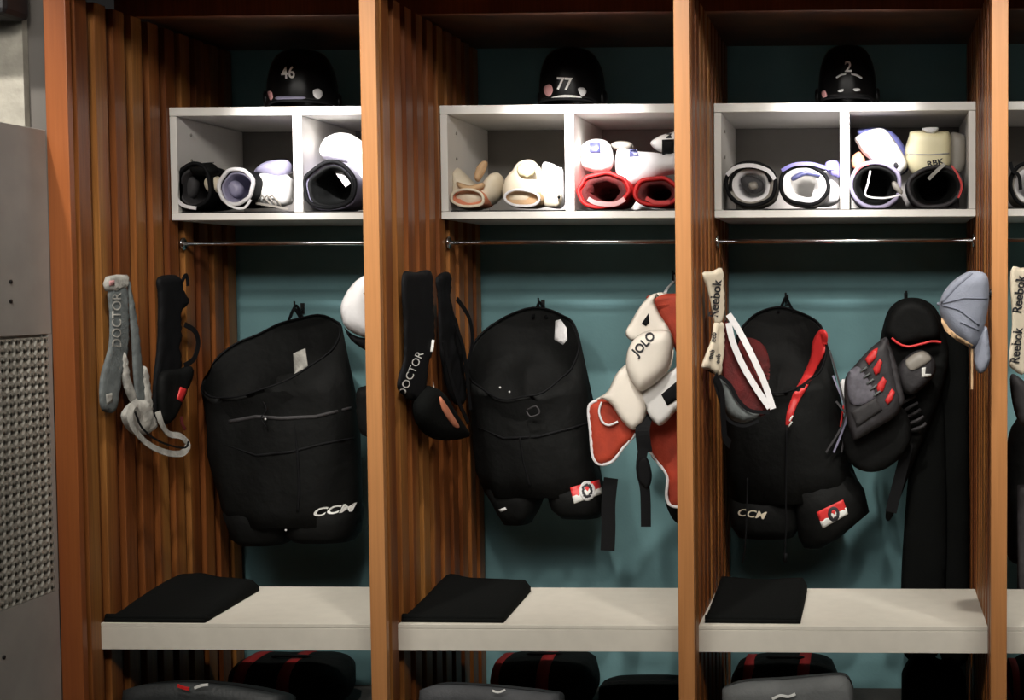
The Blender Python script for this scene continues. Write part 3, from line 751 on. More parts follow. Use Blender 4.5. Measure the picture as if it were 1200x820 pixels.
for pts in ([(262, 520), (300, 532), (340, 528), (380, 518), (415, 512), (415, 514), (380, 521), (340, 531), (300, 535)], [(345, 495), (350, 530), (352, 570), (350, 600), (347.5, 600), (349, 570), (347, 530)]):
    decal('panel_seam', pts, b1, M['black2'], t1, sm=0, th=.0018)
ribbon('hanging_loop', [P(338, 376, 1.0), P(343, 364, 1.06), P(347, 358, 1.095), P(351, 364, 1.06), P(354, 372, 1.0)], .01, M['black2'], t1)
# pants 77
t2, b2, l2, g2 = hpants('black padded pants with pale inner label hanging below helmet 77',
    [(462, 553, 692, .12), (490, 554, 696, .13), (525, 557, 699, .135), (550, 561, 702, .13), (578, 571, 707, .12)],
    (614, 414, 67, 52, -.05, .15), [[(540, 560, 640, .125, .86), (575, 571, 640, .11, .86), (598, 584, 630, .10, .86), (612, 592, 622, .07, .86)],
     [(540, 632, 703, .125, .85), (575, 642, 709, .12, .85), (595, 648, 710, .11, .85), (605, 658, 704, .07, .85)]])
decal('care_label', [(651, 376), (657, 374), (664, 384), (665, 398), (660, 404), (650, 398)], [l2, b2], M['wfab'], t2, sm=0, th=.002)
for q, (x, y) in enumerate(((586, 454), (597, 459))): MB().tube([P(x, y, .725), P(x, y, .705)], .004, 8).o('snap', M['silver'], t2)
tubeo('buckle', [P(618, 480, .7), P(628, 476, .69), (P(632, 484, .69)), P(622, 488, .69), P(617, 482, .7)], .003, M['char'], t2)
def emblem(t, pts, c, r, tg, silver=False):
    decal('emblem_field', pts, tg, M['brightred'], t, sm=0, th=.0015, resp=3)
    (x, y) = c; r *= .68
    a, b, cc, d = [np.array(p, float) for p in pts]   # tl, tr, br, bl
    lo = [tuple(a + (d - a) * .55), tuple(b + (cc - b) * .55), tuple(cc), tuple(d)]
    decal('emblem_band', lo, tg, M['wlett'], t, sm=0, th=.0022, resp=3)
    el = lambda k, kx=.8: [(x + r * k * kx * math.cos(q), y + r * k * math.sin(q)) for q in [2 * math.pi * i / 14 for i in range(14)]]
    if silver: decal('emblem_ring', el(1.25), tg, M['silver'], t, sm=0, th=.003, resp=2)
    decal('emblem_letter', el(1.0), tg, M['lett'], t, sm=0, th=.0036, resp=2)
    decal('emblem_face', el(.62), tg, M['wlett'], t, sm=0, th=.0042, resp=2)
    decal('emblem_crest', [(p[0], p[1] - r * .22) for p in el(.4, .9)], tg, M['brightred'], t, sm=0, th=.005, resp=2)
emblem(t2, [(668, 571), (702, 562), (706, 578), (673, 590)], (688, 575), 14, g2 + [b2], True)
decal('leg_print', [(584, 597), (592, 594), (594, 597), (587, 600)], g2, M['silver'], t2, sm=0, th=.001, resp=2)
for pts in ([(560, 500), (590, 512), (630, 510), (670, 500), (697, 492), (697, 494), (670, 503), (630, 513), (590, 515)], [(610, 512), (614, 540), (622, 570), (620, 570), (612, 540), (608, 512)]):
    decal('panel_seam', pts, b2, M['black2'], t2, sm=0, th=.0018)
ribbon('hanging_loop', [P(624, 372, .98), P(630, 358, 1.06), P(632, 354, 1.095), P(636, 360, 1.06), P(640, 372, .98)], .01, M['black2'], t2)
# pants 2
t3, b3, l3, g3 = hpants('black pants with red piping and laces hanging below helmet 2',
    [(455, 853, 981, .12), (480, 852, 986, .13), (510, 851, 990, .135), (545, 852, 998, .13), (585, 855, 1013, .12)],
    (914, 410, 56, 48, .0, .14), [[(560, 853, 937, .12, .86), (585, 855, 938, .11, .86), (615, 857, 938, .1, .86), (628, 866, 930, .07, .86)],
     [(545, 925, 1000, .125, .85), (575, 927, 1013, .125, .85), (600, 931, 1018, .115, .85), (628, 936, 985, .09, .85), (640, 942, 965, .05, .85)]], linm='black')
decal('red_lining', [(866, 400), (880, 396), (895, 405), (902, 425), (900, 452), (888, 462), (872, 455), (864, 430)], [l3, b3], M['dred'], t3, th=.002)
decal('red_piping', [(962, 386), (970, 392), (967, 412), (957, 432), (945, 455), (934, 475), (926, 497), (921, 499), (922, 484), (930, 460), (941, 440), (950, 420), (953, 400)], [b3, l3], M['brightred'], t3, th=.006)
text('lettering', 'CCM', 880, 602, 12, -8, g3, M['cream'], t3, squash=1.25, shear=.25, bold=.02)
emblem(t3, [(957, 600), (988, 585), (994, 602), (964, 619)], (977, 602), 13, g3 + [b3])
ribbon('hanging_loop', [P(912, 366, .98), P(918, 354, 1.06), P(921, 348, 1.095), P(924, 354, 1.06), P(930, 366, .98)], .01, M['black2'], t3)
for pts in ([(922, 498, .70), (921, 560, .69), (921, 620, .70), (919, 657, .72)], [(876, 560, .71), (875, 600, .705), (873, 640, .72), (870, 660, .73)]):
    tubeo('lace', pr3(pts), .0032, M['black2'], t3)
tubeo('lace_tip', pr3([(921, 648, .71), (920, 658, .715)]), .006, M['black2'], t3, sm=0)
tubeo('white_aglet', pr3([(924, 500, .69), (928, 494, .69), (925, 493, .69), (929, 487, .69)]), .003, M['wlett'], t3, sm=0)
for q in range(3):
    ribbon('side_strap', pr3([(972 + 4 * q, 410 + 30 * q, .76), (985 + 3 * q, 455 + 15 * q, .75), (990 + 2 * q, 490, .74), (968 + 9 * q, 530, .735)]), .007, M['lav' if q == 1 else 'dgrey'], t3)

# ------------------------------------------------------------------ gear hanging on the left slat walls
PHI = math.radians(84)
def wallplane(k, y, off=.035): return Plane((k * W + off, y, 1.3), PHI)
# A grey straps, locker 46
pa = wallplane(0, .22, .03)
t = thing('athletic_supporter', 'grey elastic straps and pouch hanging at the far left slats', 'athletic supporter', pa.w(*pa.uv(150, 535)))
pillow('side_strap', [(127, 337), (147, 334), (150, 370), (150, 405), (144, 430), (138, 470), (133, 483), (119, 480), (116, 462), (118, 438), (127, 405), (128, 370)], pa, M['grey'], t, .008, .004, .008, res=.012, wr=.003)
text('lettering', 'DOCTOR', 137, 375, 15, 90, PK(t), M['lgrey'], t, squash=1.0)
decal('print', [(124, 462), (131, 460), (132, 470), (125, 474)], PK(t, 0), M['lgrey'], t, th=.001, resp=3, sm=0)
pillow('care_label', [(124, 324), (149, 322), (150, 328), (146, 339), (123, 341)], pa, M['lgrey'], t, .01, .006, .005, res=.01, sm=2)
decal('pink_print', [(128, 329), (134, 328), (134, 334), (128, 335)], PK(t), M['skin'], t, th=.001, resp=3, sm=0)
pb = wallplane(0, .30, .04)
pillow('back_strap', [(149, 326), (154, 338), (160, 370), (164, 400), (168, 440), (170, 470), (160, 470), (156, 440), (154, 400), (151, 360)], pb, M['grey'], t, .006, .004, .006, res=.012, wr=.003)
pillow('leg_loop', [(142, 412), (148, 416), (151, 440), (158, 460), (160, 475), (152, 470), (144, 450), (141, 430)], pb, M['lgrey'], t, .01, .004, .006, res=.01)
pillow('leg_loop', [(166, 432), (172, 432), (176, 460), (178, 480), (170, 484), (167, 460)], pb, M['lgrey'], t, .01, .004, .006, res=.01)
pillow('pouch', [(142, 486), (152, 472), (170, 468), (176, 482), (182, 498), (174, 508), (160, 510), (148, 502)], pb, M['lgrey'], t, .022, .01, .03, res=.010, wr=.006, wf=22)
def pp(plane, x, y, n=0): u, v = plane.uv(x, y); return plane.w(u, v, n)
ribbon('waistband', [pp(pb, 152, 470, .03), pp(pb, 140, 478, .04), pp(pb, 138, 494, .045), pp(pb, 146, 508, .045), pp(pb, 160, 521, .045), pp(pb, 180, 530, .045), pp(pb, 200, 531, .04), pp(pb, 209, 521, .035), pp(pb, 202, 511, .03), pp(pb, 188, 508, .03), pp(pb, 178, 496, .035), pp(pb, 175, 482, .03)], .022, M['lgrey'], t, nrm=(.9, -.3, .3))
ribbon('black_trim', [pp(pb, 138, 482, .06), pp(pb, 144, 500, .065), pp(pb, 160, 514, .065), pp(pb, 180, 522, .065), pp(pb, 198, 524, .06), pp(pb, 205, 517, .05)], .006, M['black2'], t, nrm=(.9, -.3, .3))
# B black strap, locker 46
pc = wallplane(0, .60, .03)
t = thing('suspenders', 'black suspender straps with small red tab beside the large pants', 'suspenders', pc.w(*pc.uv(200, 500)))
pillow('front_strap', [(184, 326), (204, 322), (212, 328), (213, 338), (220, 350), (219, 358), (211, 366), (212, 385), (210, 410), (212, 430), (206, 450), (200, 475), (190, 492), (179, 488), (179, 450), (184, 400), (185, 350)], pc, M['black2'], t, .012, .006, .012, res=.014, wr=.006)
ribbon('leg_loop', [pp(pc, 210, 380, .02), pp(pc, 219, 388, .03), pp(pc, 223, 402, .03), pp(pc, 218, 420, .03), pp(pc, 210, 428, .02)], .018, M['black2'], t, nrm=(.9, -.3, 0))
ribbon('loop', [pp(pc, 207, 330, .02), pp(pc, 212, 322, .02), pp(pc, 214, 335, .02)], .012, M['black2'], t, nrm=(.9, -.3, 0))
pillow('pouch', [(186, 440), (210, 432), (222, 428), (224, 440), (218, 456), (208, 478), (200, 495), (186, 492)], wallplane(0, .62, .05), M['black'], t, .02, .006, .02, res=.014, wr=.006)
decal('red_tab', [(211, 453), (219, 456), (213, 471), (207, 467)], PK(t), M['brightred'], t, sm=0, th=.002, resp=3)
ribbon('red_cord', [pp(pc, 203, 488, .03), pp(pc, 204, 496, .03), pp(pc, 208, 503, .03)], .01, M['dred'], t, nrm=(.9, -.3, 0))
# C black straps locker 77
pd = wallplane(1, .24, .03)
t = thing('athletic_supporter', 'black jock strap with white lettering on the slats below 77', 'athletic supporter', pd.w(*pd.uv(500, 515)))
o = pillow('side_strap', [(471, 323), (487, 319), (505, 318), (507, 345), (508, 380), (508, 405), (502, 425), (498, 450), (494, 466), (480, 468), (466, 456), (467, 440), (473, 420), (473, 380)], pd, M['black2'], t, .008, .005, .008, res=.014, wr=.004)
text('lettering', 'DOCTOR', 481, 438, 13, 66, o, M['wlett'], t, squash=1.0)
pe = wallplane(1, .50, .035)
pillow('back_strap', [(511, 325), (527, 320), (528, 350), (533, 370), (539, 395), (543, 430), (545, 470), (530, 470), (518, 430), (514, 390), (513, 350)], pe, M['black2'], t, .008, .005, .008, res=.014, wr=.008, wf=30)
for pts in ([(529, 350, .02), (540, 372, .03), (544, 400, .03), (541, 430, .02)], [(524, 380, .03), (532, 410, .035), (538, 445, .03), (542, 480, .03)], [(510, 400, .03), (516, 440, .035), (524, 470, .04), (536, 495, .04)]):
    ribbon('leg_loop', [pp(pe, *q) for q in pts], .016, M['black2'], t, nrm=(.9, -.3, 0))
pf = wallplane(1, .40, .05)
pillow('cup_pouch', [(486, 468), (499, 452), (513, 458), (524, 476), (536, 494), (546, 511), (528, 516), (508, 514), (492, 503), (485, 486)], pf, M['cloth'], t, .04, .01, .04, res=.014)
decal('orange_lining', [(515, 465), (520, 470), (532, 489), (538, 500), (531, 499), (518, 480)], PK(t), M['peach'], t, sm=3, th=.002, resp=3)
decal('white_tab', [(503, 447), (508, 450), (510, 456), (508, 461)], PK(t, 2), M['wlett'], t, sm=0, th=.002, resp=2)
decal('white_tag_and_lit_patch', [(506, 398), (509, 398), (508, 412), (504, 412)], [o], M['wlett'], t, sm=0, th=.002, resp=2)
# D cream lettered strap, locker 2
pg = Plane((2 * W + .03, .24, 1.3), math.radians(66))
t = thing('athletic_supporter', 'cream lettered jock strap with white bands beside the red-lined pants', 'athletic supporter', pg.w(*pg.uv(850, 495)))
o = pillow('side_strap', [(823, 320), (834, 318), (846, 314), (848, 335), (849, 360), (848, 372), (844, 380), (838, 380), (835, 365), (829, 340)], pg, M['cream'], t, .006, .004, .004, res=.012, wr=.003, sm=3)
text('lettering', 'Reebok', 838, 350, 15, 84, o, M['lett'], t, squash=.95, bold=.02)
o2 = pillow('lower_strap', [(837, 378), (847, 378), (848, 400), (846, 425), (843, 440), (832, 434), (822, 430), (828, 412), (834, 396)], pg, M['cream'], t, .008, .004, .006, res=.01, wr=.006, wf=40)
for x, y, r_ in ((836, 395, 84), (833, 415, 70), (841, 420, 84)): text('lettering', 'eeb', x, y, 8, r_, o2, M['lett'], t, bold=.02)
ph = Plane((2 * W + .16, .36, 1.3), math.radians(20))
pillow('mesh_pouch', [(850, 375), (862, 400), (880, 430), (900, 468), (903, 480), (890, 488), (868, 482), (850, 460), (846, 420)], ph, M['dred'], t, .012, .01, .02, res=.012, wr=.006)
for pts in ([(851, 368), (862, 385), (878, 415), (893, 448), (903, 478)], [(851, 378), (856, 400), (868, 428), (884, 455), (899, 477)]):
    ribbon('white_band', [pp(ph, x, y, .03) for x, y in pts], .020, M['wfab'], t, nrm=(.3, -1, 0))
pillow('cup', [(842, 440), (855, 450), (866, 470), (880, 480), (896, 484), (886, 490), (870, 495), (856, 490), (846, 475)], ph, M['grey'], t, .035, .005, .03, res=.012)
ribbon('black_trim', [pp(ph, x, y, .038) for x, y in [(823, 430), (838, 438), (852, 450), (862, 468), (876, 480), (898, 482)]], .012, M['black2'], t, nrm=(.3, -1, 0))
ribbon('black_trim', [pp(ph, x, y, .03) for x, y in [(834, 445), (842, 470), (850, 490), (868, 498), (886, 492)]], .009, M['black2'], t, nrm=(.3, -1, 0))
ribbon('hanging_strap', [pp(pg, x, y, .03) for x, y in [(828, 440), (836, 460), (838, 490), (840, 512), (846, 520)]], .03, M['black2'], t, nrm=(.9, -.4, 0))
# far right locker strap
pq = Plane((3 * W + .03, .24, 1.3), math.radians(50))
t = thing('athletic_supporter', 'cream lettered strap hanging at the right edge of the photo', 'athletic supporter', pq.w(*pq.uv(1195, 480)))
o = pillow('side_strap', [(1184, 318), (1196, 314), (1206, 320), (1204, 380), (1202, 436), (1186, 432), (1182, 420), (1186, 380)], pq, M['cream'], t, .006, .004, .006, res=.012, wr=.004, sm=3)
text('lettering', 'Reebok', 1194, 345, 15, 84, o, M['lett'], t, squash=.95, bold=.02)
text('lettering', 'Reebok', 1191, 405, 15, 84, o, M['lett'], t, squash=.9, bold=.02)
pillow('cup', [(1184, 440), (1200, 446), (1225, 470), (1225, 500), (1200, 500), (1188, 480)], Plane((3 * W + .12, .5, 1.3), .3), M['char'], t, .03, .01, .03)
o = tag(pillow('black_garment', [(1185, 500), (1240, 470), (1270, 500), (1270, 640), (1188, 660), (1180, 600)], pl(.86), M['black'], front=.08, back=.08, R=.08, res=.02, wr=.01), 'black gear hanging below the strap at the right edge', 'gear')
o = tag(pillow('garment_bag', [(1192, 568), (1250, 566), (1250, 735), (1192, 735)], pl(.69), M['dgrey'], front=.01, back=.006, R=.01, res=.02, sm=0), 'dark grey flat sleeve hanging at the lower right edge', 'bag')

# ------------------------------------------------------------------ caps
def capo(label, crown, brim, plane, mc, mb_, parent_mats, button=None, R=.07, front=.07, seams=()):
    t = thing('baseball_cap', label, 'cap', plane.w(*plane.uv(*brim[len(brim) // 2])))
    b = pillow('brim', brim, plane, M[mb_], t, .008, .004, .01, res=.012, shape=lambda x, y: 0)
    c = pillow('crown', crown, plane, M[mc], t, front, .03, R, res=.010, wr=.003)
    for s in seams: decal('seam', s, c, M['capseam' if mc == 'cap' else 'lgrey'], t, th=.001, sm=0, resp=3)
    if button:
        u, v = plane.uv(*button); p = plane.w(u, v, .01)
        MB().tube([p + Vector((0, 0, -.004)), p + Vector((0, 0, .004))], .008, 10).o('button', M[mc], t)
    return t, c
pcap = Plane((P(1135, 380, -.05).x, -.05, 1.4), math.radians(-18))
t, c = capo('blue grey baseball cap hanging on the right divider', [(1101, 355), (1106, 342), (1118, 328), (1135, 318), (1148, 318), (1157, 324), (1159, 345), (1156, 372), (1150, 395), (1142, 408), (1130, 403), (1118, 396), (1108, 382), (1102, 368)],
    [(1141, 402), (1150, 388), (1156, 382), (1159, 400), (1160, 420), (1155, 434), (1147, 437), (1142, 428)], pcap, 'cap', 'cap', None, (1102, 356), .06, .06,
    [[(1103, 356), (1125, 362), (1148, 380), (1147, 382), (1124, 364), (1103, 358)], [(1103, 354), (1120, 335), (1138, 320), (1140, 321), (1121, 337), (1104, 356)], [(1103, 355), (1130, 348), (1157, 349), (1157, 350.5), (1130, 350), (1103, 357)],
     [(1126, 376), (1148, 386), (1147, 388), (1125, 378)]])
decal('back_strap', [(1104, 372), (1112, 384), (1122, 393), (1140, 404), (1138, 407), (1120, 398), (1108, 388), (1103, 377)], c, M['tan'], t, sm=0, th=.002, resp=3)
ribbon('strap_end', [pp(pcap, 1139, 404), pp(pcap, 1139, 430), pp(pcap, 1139, 456)], .006, M['tan'], t)
pw = Plane((P(428, 365, .2).x, .2, 1.4), math.radians(10))
t, c = capo('white cap with black underside hanging by the left locker divider', [(399, 362), (404, 346), (416, 330), (430, 322), (441, 326), (441, 395), (430, 396), (414, 390), (403, 380)],
    [(399, 370), (404, 384), (418, 394), (441, 399), (441, 414), (424, 408), (408, 394)], pw, 'wfab', 'black2', None, None, .06, .05)
o = tag(pillow('shoulder_pad', [(418, 460), (428, 452), (446, 452), (446, 512), (428, 511), (420, 500)], pl(.45), M['black'], front=.04, back=.04, R=.03, res=.014, wr=.006), 'black pad edge peeking out behind the divider below the white cap', 'pad')

# ------------------------------------------------------------------ white shoulder pads, locker 77
ysp = .62
t = thing('shoulder_pads', 'white shoulder pads with orange red lining hanging beside the divider', 'shoulder pads', P(755, 600, ysp))
pillow('lining', [(757, 350), (768, 345), (800, 345), (812, 360), (812, 440), (796, 420), (785, 395), (770, 370)], pl(.74), M['orange'], t, .02, .02, .02, res=.014, wr=.004)
pillow('collar', [(733, 392), (742, 372), (754, 354), (766, 344), (782, 343), (768, 350), (772, 366), (784, 385), (788, 400), (770, 396), (748, 402)], pl(.68), M['pcream'], t, .02, .01, .015, res=.012)
decal('black_patch', [(752, 379), (760, 367), (761, 378), (757, 382)], PK(t), M['black2'], t, sm=0, th=.002, resp=3)
pillow('lower_lining', [(756, 470), (790, 455), (812, 460), (812, 590), (800, 594), (785, 592), (781, 560), (772, 545), (761, 528)], pl(.72), M['orange'], t, .02, .015, .02, res=.014, wr=.005)
def edgepipe(name, pts, y, r=.004, m='wfab'): tubeo(name, [P(x, yy, y) for x, yy in pts], r, M[m], t)
edgepipe('piping', [(761, 528), (772, 543), (782, 558), (781, 580), (785, 591), (798, 594), (811, 592)], .708, .006)
o = pillow('bicep_lining', [(690, 477), (700, 468), (715, 470), (735, 490), (746, 508), (730, 526), (718, 540), (704, 544), (695, 536), (692, 505)], pl(.66), M['orange'], t, .02, .01, .02, res=.012, wr=.004)
edgepipe('piping', [(700, 469), (690, 477), (692, 505), (695, 535), (704, 544), (718, 540), (730, 525), (745, 508)], .652, .006)
edgepipe('piping', [(705, 471), (702, 482), (706, 494), (714, 498), (724, 494)], .630, .004)
o = pillow('bicep_guard', [(698, 468), (712, 458), (722, 438), (735, 425), (744, 418), (752, 450), (758, 470), (757, 488), (750, 500), (740, 503), (728, 492), (716, 474), (706, 467)], pl(.625), M['pcream'], t, .035, .01, .03, res=.010)
o = pillow('chest_plate', [(752, 462), (768, 446), (796, 428), (812, 428), (812, 470), (796, 478), (776, 498), (764, 492), (756, 476)], pl(.62), M['white'], t, .025, .01, .015, res=.012)
decal('black_panel', [(775, 462), (796, 444), (812, 430), (812, 452), (796, 466), (782, 475)], PK(t), M['black2'], t, sm=0, th=.004)
cap_ = pillow('shoulder_cap', [(734, 432), (735, 412), (744, 396), (758, 388), (778, 386), (788, 393), (789, 412), (784, 432), (772, 446), (753, 458), (742, 450)], pl(.59), M['pcream'], t, .055, .01, .05, res=.009)
edgepipe('cap_seam', [(736, 430), (742, 448), (753, 457), (770, 446), (785, 430), (789, 410)], .585, .003, 'pcream')
text('lettering', 'JOLO', 755, 403, 14, 47, cap_, M['lett'], t, squash=.95, bold=.03)
ribbon('strap', pr3([(757, 485, .63), (753, 505, .60), (756, 530, .60)]), .05, M['black2'], t)
ribbon('strap', pr3([(755, 520, .60), (751, 548, .595), (756, 575, .59), (757, 617, .59)]), .035, M['black2'], t)
ribbon('hanging_loop', [P(776, 350, .74), P(782, 338, .9), P(789, 330, 1.09), P(789, 322, 1.095)], .012, M['wfab'], t)
pillow('buckle', [(748, 540), (758, 536), (764, 556), (760, 572), (752, 568), (747, 558)], pl(.585), M['black2'], t, .006, .006, .006, res=.008)
ribbon('strap', pr3([(716, 560, .70), (713, 590, .70), (713, 618, .70), (712, 645, .70)]), .05, M['black2'], t)
pillow('back_flap', [(780, 585), (800, 594), (812, 590), (812, 625), (800, 618), (787, 606)], pl(.80), M['black'], t, .01, .01, .01, res=.014)

# ------------------------------------------------------------------ locker 2 right: long garment, shoulder pads
t = thing('black_trousers', 'long black trousers hanging at the right divider down behind the bench', 'trousers', P(1100, 772, .9))
pillow('trouser_leg', [(1072, 388), (1090, 372), (1125, 370), (1134, 392), (1135, 500), (1136, 600), (1136, 700), (1134, 772), (1104, 774), (1100, 700), (1100, 600), (1092, 520), (1080, 450)], pl(.90), M['cloth'], t, .035, .03, .05, res=.018, wr=.006, wf=10)
pillow('trouser_leg', [(1070, 400), (1088, 388), (1102, 420), (1108, 500), (1110, 600), (1108, 700), (1098, 768), (1060, 768), (1056, 700), (1058, 640), (1064, 560), (1072, 500)], pl(.87), M['cloth'], t, .035, .03, .05, res=.018, wr=.006, wf=10)
t = thing('shoulder_pads', 'black shoulder pads with red and grey ribbed bicep guard beside the cap', 'shoulder pads', P(1060, 550, .72))
bk = pillow('back_shell', [(1034, 385), (1042, 362), (1058, 350), (1080, 350), (1097, 362), (1106, 385), (1112, 420), (1100, 470), (1080, 520), (1064, 560), (1046, 605), (1038, 608), (1040, 590), (1052, 550), (1056, 510), (1040, 490), (1028, 450), (1030, 410)], pl(.80), M['black'], t, .04, .03, .03, res=.014, wr=.006)
pillow('under_layer', [(990, 500), (1020, 470), (1060, 480), (1066, 520), (1040, 548), (1012, 552), (992, 535)], pl(.69), M['black'], t, .02, .02, .02, res=.016)
edge = pillow('arm_plate', [(1031, 398), (1042, 404), (1050, 425), (1056, 450), (1060, 470), (1052, 476), (1046, 452), (1038, 425)], pl(.62), M['dgrey'], t, .012, .01, .01, res=.01)
pillow('collar', [(1036, 388), (1042, 366), (1058, 352), (1078, 352), (1094, 364), (1102, 384), (1098, 398), (1075, 402), (1055, 406), (1042, 398)], pl(.73), M['black'], t, .04, .02, .03, res=.012)
edgepipe('red_piping', [(1045, 396), (1052, 402), (1064, 406), (1080, 403), (1092, 400), (1103, 401)], .685, .0045, 'brightred')
bic = pillow('bicep_guard', [(990, 445), (1000, 430), (1016, 412), (1030, 400), (1040, 396), (1046, 420), (1052, 450), (1056, 468), (1052, 485), (1030, 500), (1003, 515), (996, 505), (990, 475)], pl(.63), M['dgrey'], t, .035, .015, .03, res=.011, wr=.004)
for pts in ([(1014, 421), (1022, 411), (1029, 408), (1027, 418), (1018, 428)], [(1023, 432), (1031, 420), (1034, 424), (1031, 436), (1026, 440)], [(1027, 452), (1035, 441), (1039, 446), (1035, 458), (1029, 461)], [(1037, 469), (1045, 455), (1048, 459), (1046, 468), (1040, 474)]):
    decal('red_panel', pts, bic, M['brightred'], t, th=.006, sm=0, resp=3)
decal('grey_panel', [(993, 440), (1004, 430), (1012, 436), (1026, 462), (1020, 470), (1008, 475), (996, 470)], bic, M['ggrey'], t, th=.005, resp=3)
decal('strap_pad', [(998, 482), (1026, 466), (1034, 480), (1004, 500)], bic, M['char'], t, th=.006, sm=0, resp=4)
for q in range(5):
    tubeo('rib', [P(1008 + 6.5 * q * .6, 436 + 7 * q, .588), P(1016 + 6.5 * q * .6, 430 + 7 * q, .588)], .0035, M['grey'], t, sm=0)
rib2 = pillow('shoulder_cap', [(1052, 430), (1064, 416), (1080, 410), (1094, 420), (1096, 436), (1086, 450), (1070, 462), (1058, 458), (1052, 446)], pl(.69), M['dgrey'], t, .04, .015, .03, res=.01)
decal('cap_band', [(1062, 422), (1080, 412), (1090, 418), (1088, 424), (1068, 434)], rib2, M['taupe'], t, th=.004, resp=3)
decal('cap_mark', [(1080, 431), (1085, 430), (1084, 438), (1091, 438), (1090, 441), (1080, 442)], rib2, M['wlett'], t, th=.003, sm=0, resp=2)
for q in range(5):
    tubeo('arm_rib', [P(1052 + 4 * q, 476 + 7 * q, .735), P(1064 + 4 * q, 468 + 8 * q, .725), P(1072 + 3.2 * q, 464 + 8 * q, .735)], .006, M['dgrey'], t)
ribbon('strap', pr3([(1064, 520, .75), (1054, 560, .74), (1044, 600, .74)]), .04, M['black2'], t)
pillow('white_tag_and_lit_patch', [(984, 448), (990, 444), (993, 462), (989, 470), (985, 460)], pl(.82), M['wfab'], t, .004, .004, .004, res=.008, sm=2)  # white piece standing in for a small patch of light on the wall
edgepipe('red_cord', [(991, 466), (988, 480), (985, 500)], .80, .004, 'brightred')

# ------------------------------------------------------------------ bags and boots under the benches
def duffel(x0, x1, ytop, y, label, stripes, d=.16):
    a, b = P(x0, ytop, y), P(x1, ytop, y); H = a.z; t = thing('duffel_bag', label, 'bag', ((a.x + b.x) / 2, y, 0), 'black bags with red stripes under the benches')
    cx, rx = (a.x + b.x) / 2, (b.x - a.x) / 2
    n = 32; rings = []; sd = random.random() * 20
    for i in range(17):
        u = -1 + 2 * i / 16; s = (1 - abs(u) ** 5) ** .35 if abs(u) < 1 else .3; s = max(.3, s); r = []
        for j in range(n):
            th = 2 * math.pi * j / n; c, q = math.cos(th), math.sin(th); k = (abs(c) ** 3 + abs(q) ** 3) ** (-1 / 3)
            w = 1 + .06 * noise.noise(Vector((u * 2 + sd, c * 1.5, q * 1.5)))
            z = H / 2 + H / 2 * s * k * q * w
            r.append(Vector((cx + rx * u, y + d * s * k * c * w, max(.002, z - (.02 * H * (1 + math.sin(u * 5 + sd)) if q > 0 else 0)))))
        rings.append(r)
    o = MB().loft(rings).o('body', M['black'], t)
    for s in stripes:
        i = int((P(s, ytop, y).x - cx + rx) / (2 * rx) * 16); i = max(1, min(14, i)); r0 = rings[i]
        c0 = sum(r0, Vector()) / n
        ww = .022; pts0 = [c0 + (p - c0) * 1.02 + Vector((-ww, 0, 0)) for p in r0]; pts1 = [c0 + (p - c0) * 1.02 + Vector((ww, 0, 0)) for p in r0]
        pts0 = [Vector((p.x, p.y, max(.003, p.z))) for p in pts0]; pts1 = [Vector((p.x, p.y, max(.003, p.z))) for p in pts1]
        inn = [[c0 + (p - c0) * .97 + Vector((-ww, 0, 0)) for p in r0], pts0, pts1, [c0 + (p - c0) * .97 + Vector((ww, 0, 0)) for p in r0]]
        MB().loft(inn, False, False).o('stripe', M['stripe'], t)
    zt = H * .96
    tubeo('handle', [(cx - rx * .35, y, zt), (cx - rx * .2, y - .03, zt + .012), (cx + rx * .2, y - .03, zt + .012), (cx + rx * .35, y, zt)], .006, M['black2'], t)
duffel(275, 411, 767, .90, 'black bag with dark red stripes under the bench below helmet 46', (305, 355))
duffel(578, 700, 764, .90, 'black bag with dark red stripes under the bench below helmet 77', (595, 653))
duffel(858, 982, 768, .90, 'black bag with dark red stripes under the bench below helmet 2', (888, 945))
duffel(1184, 1290, 768, .90, 'black bag with red stripe under the bench at the right edge', (1192, 1250))
def boxbag(pts, y0, d, m, label, name='shoe_bag', cat='bag', mark=None):
    """soft bag from its top silhouette; body runs to the floor"""
    cols = smooth(pts, 4, False); t = None
    top = [P(x, yy, y0) for x, yy in cols]
    t = thing(name, label, cat, (sum(p.x for p in top) / len(top), y0 + d / 2, 0))
    rings = []
    for i, p in enumerate(top):
        e = min(1, min(i, len(top) - 1 - i) / 3); dd = d * (.75 + .25 * math.sqrt(e)); yc = y0 + d / 2 * 1.0
        h = max(.05, p.z)
        prof = [(-.5, .002), (-.52, h * .5), (-.5, h * .88), (-.42, h), (-.15, h * .985), (.2, h * .95), (.45, h * .88), (.52, h * .7), (.52, h * .4), (.5, .002)]
        rings.append([Vector((p.x, yc + a * dd, z)) for a, z in prof])
    o = MB().loft(rings).o('body', M[m], t)
    mid = [Vector((p.x, y0 + d * .35, max(.05, p.z) * .975)) for p in top][2:-2]
    tubeo('zip', mid, .004, M['black2'], t, sm=0)
    if mark: mark(t, o)
    return t
boxbag([(138, 812), (160, 806), (210, 803), (250, 806), (290, 812), (325, 820)], .10, .17, 'bag2', 'dark slate bag under the bench below helmet 46',
       mark=lambda t, o: (ribbon('white_mark', pr3([(228, 806, .095), (236, 803, .092), (244, 802, .092)]), .008, M['wlett'], t), ribbon('red_mark', pr3([(208, 803, .092), (216, 806, .092), (222, 807, .092)]), .01, M['red'], t)))
boxbag([(488, 812), (510, 806), (560, 808), (610, 813), (650, 818)], .10, .17, 'bag', 'charcoal grey bag under the bench below helmet 77',
       mark=lambda t, o: ribbon('white_mark', pr3([(577, 809, .092), (584, 811, .09), (592, 808, .092)]), .006, M['wlett'], t))
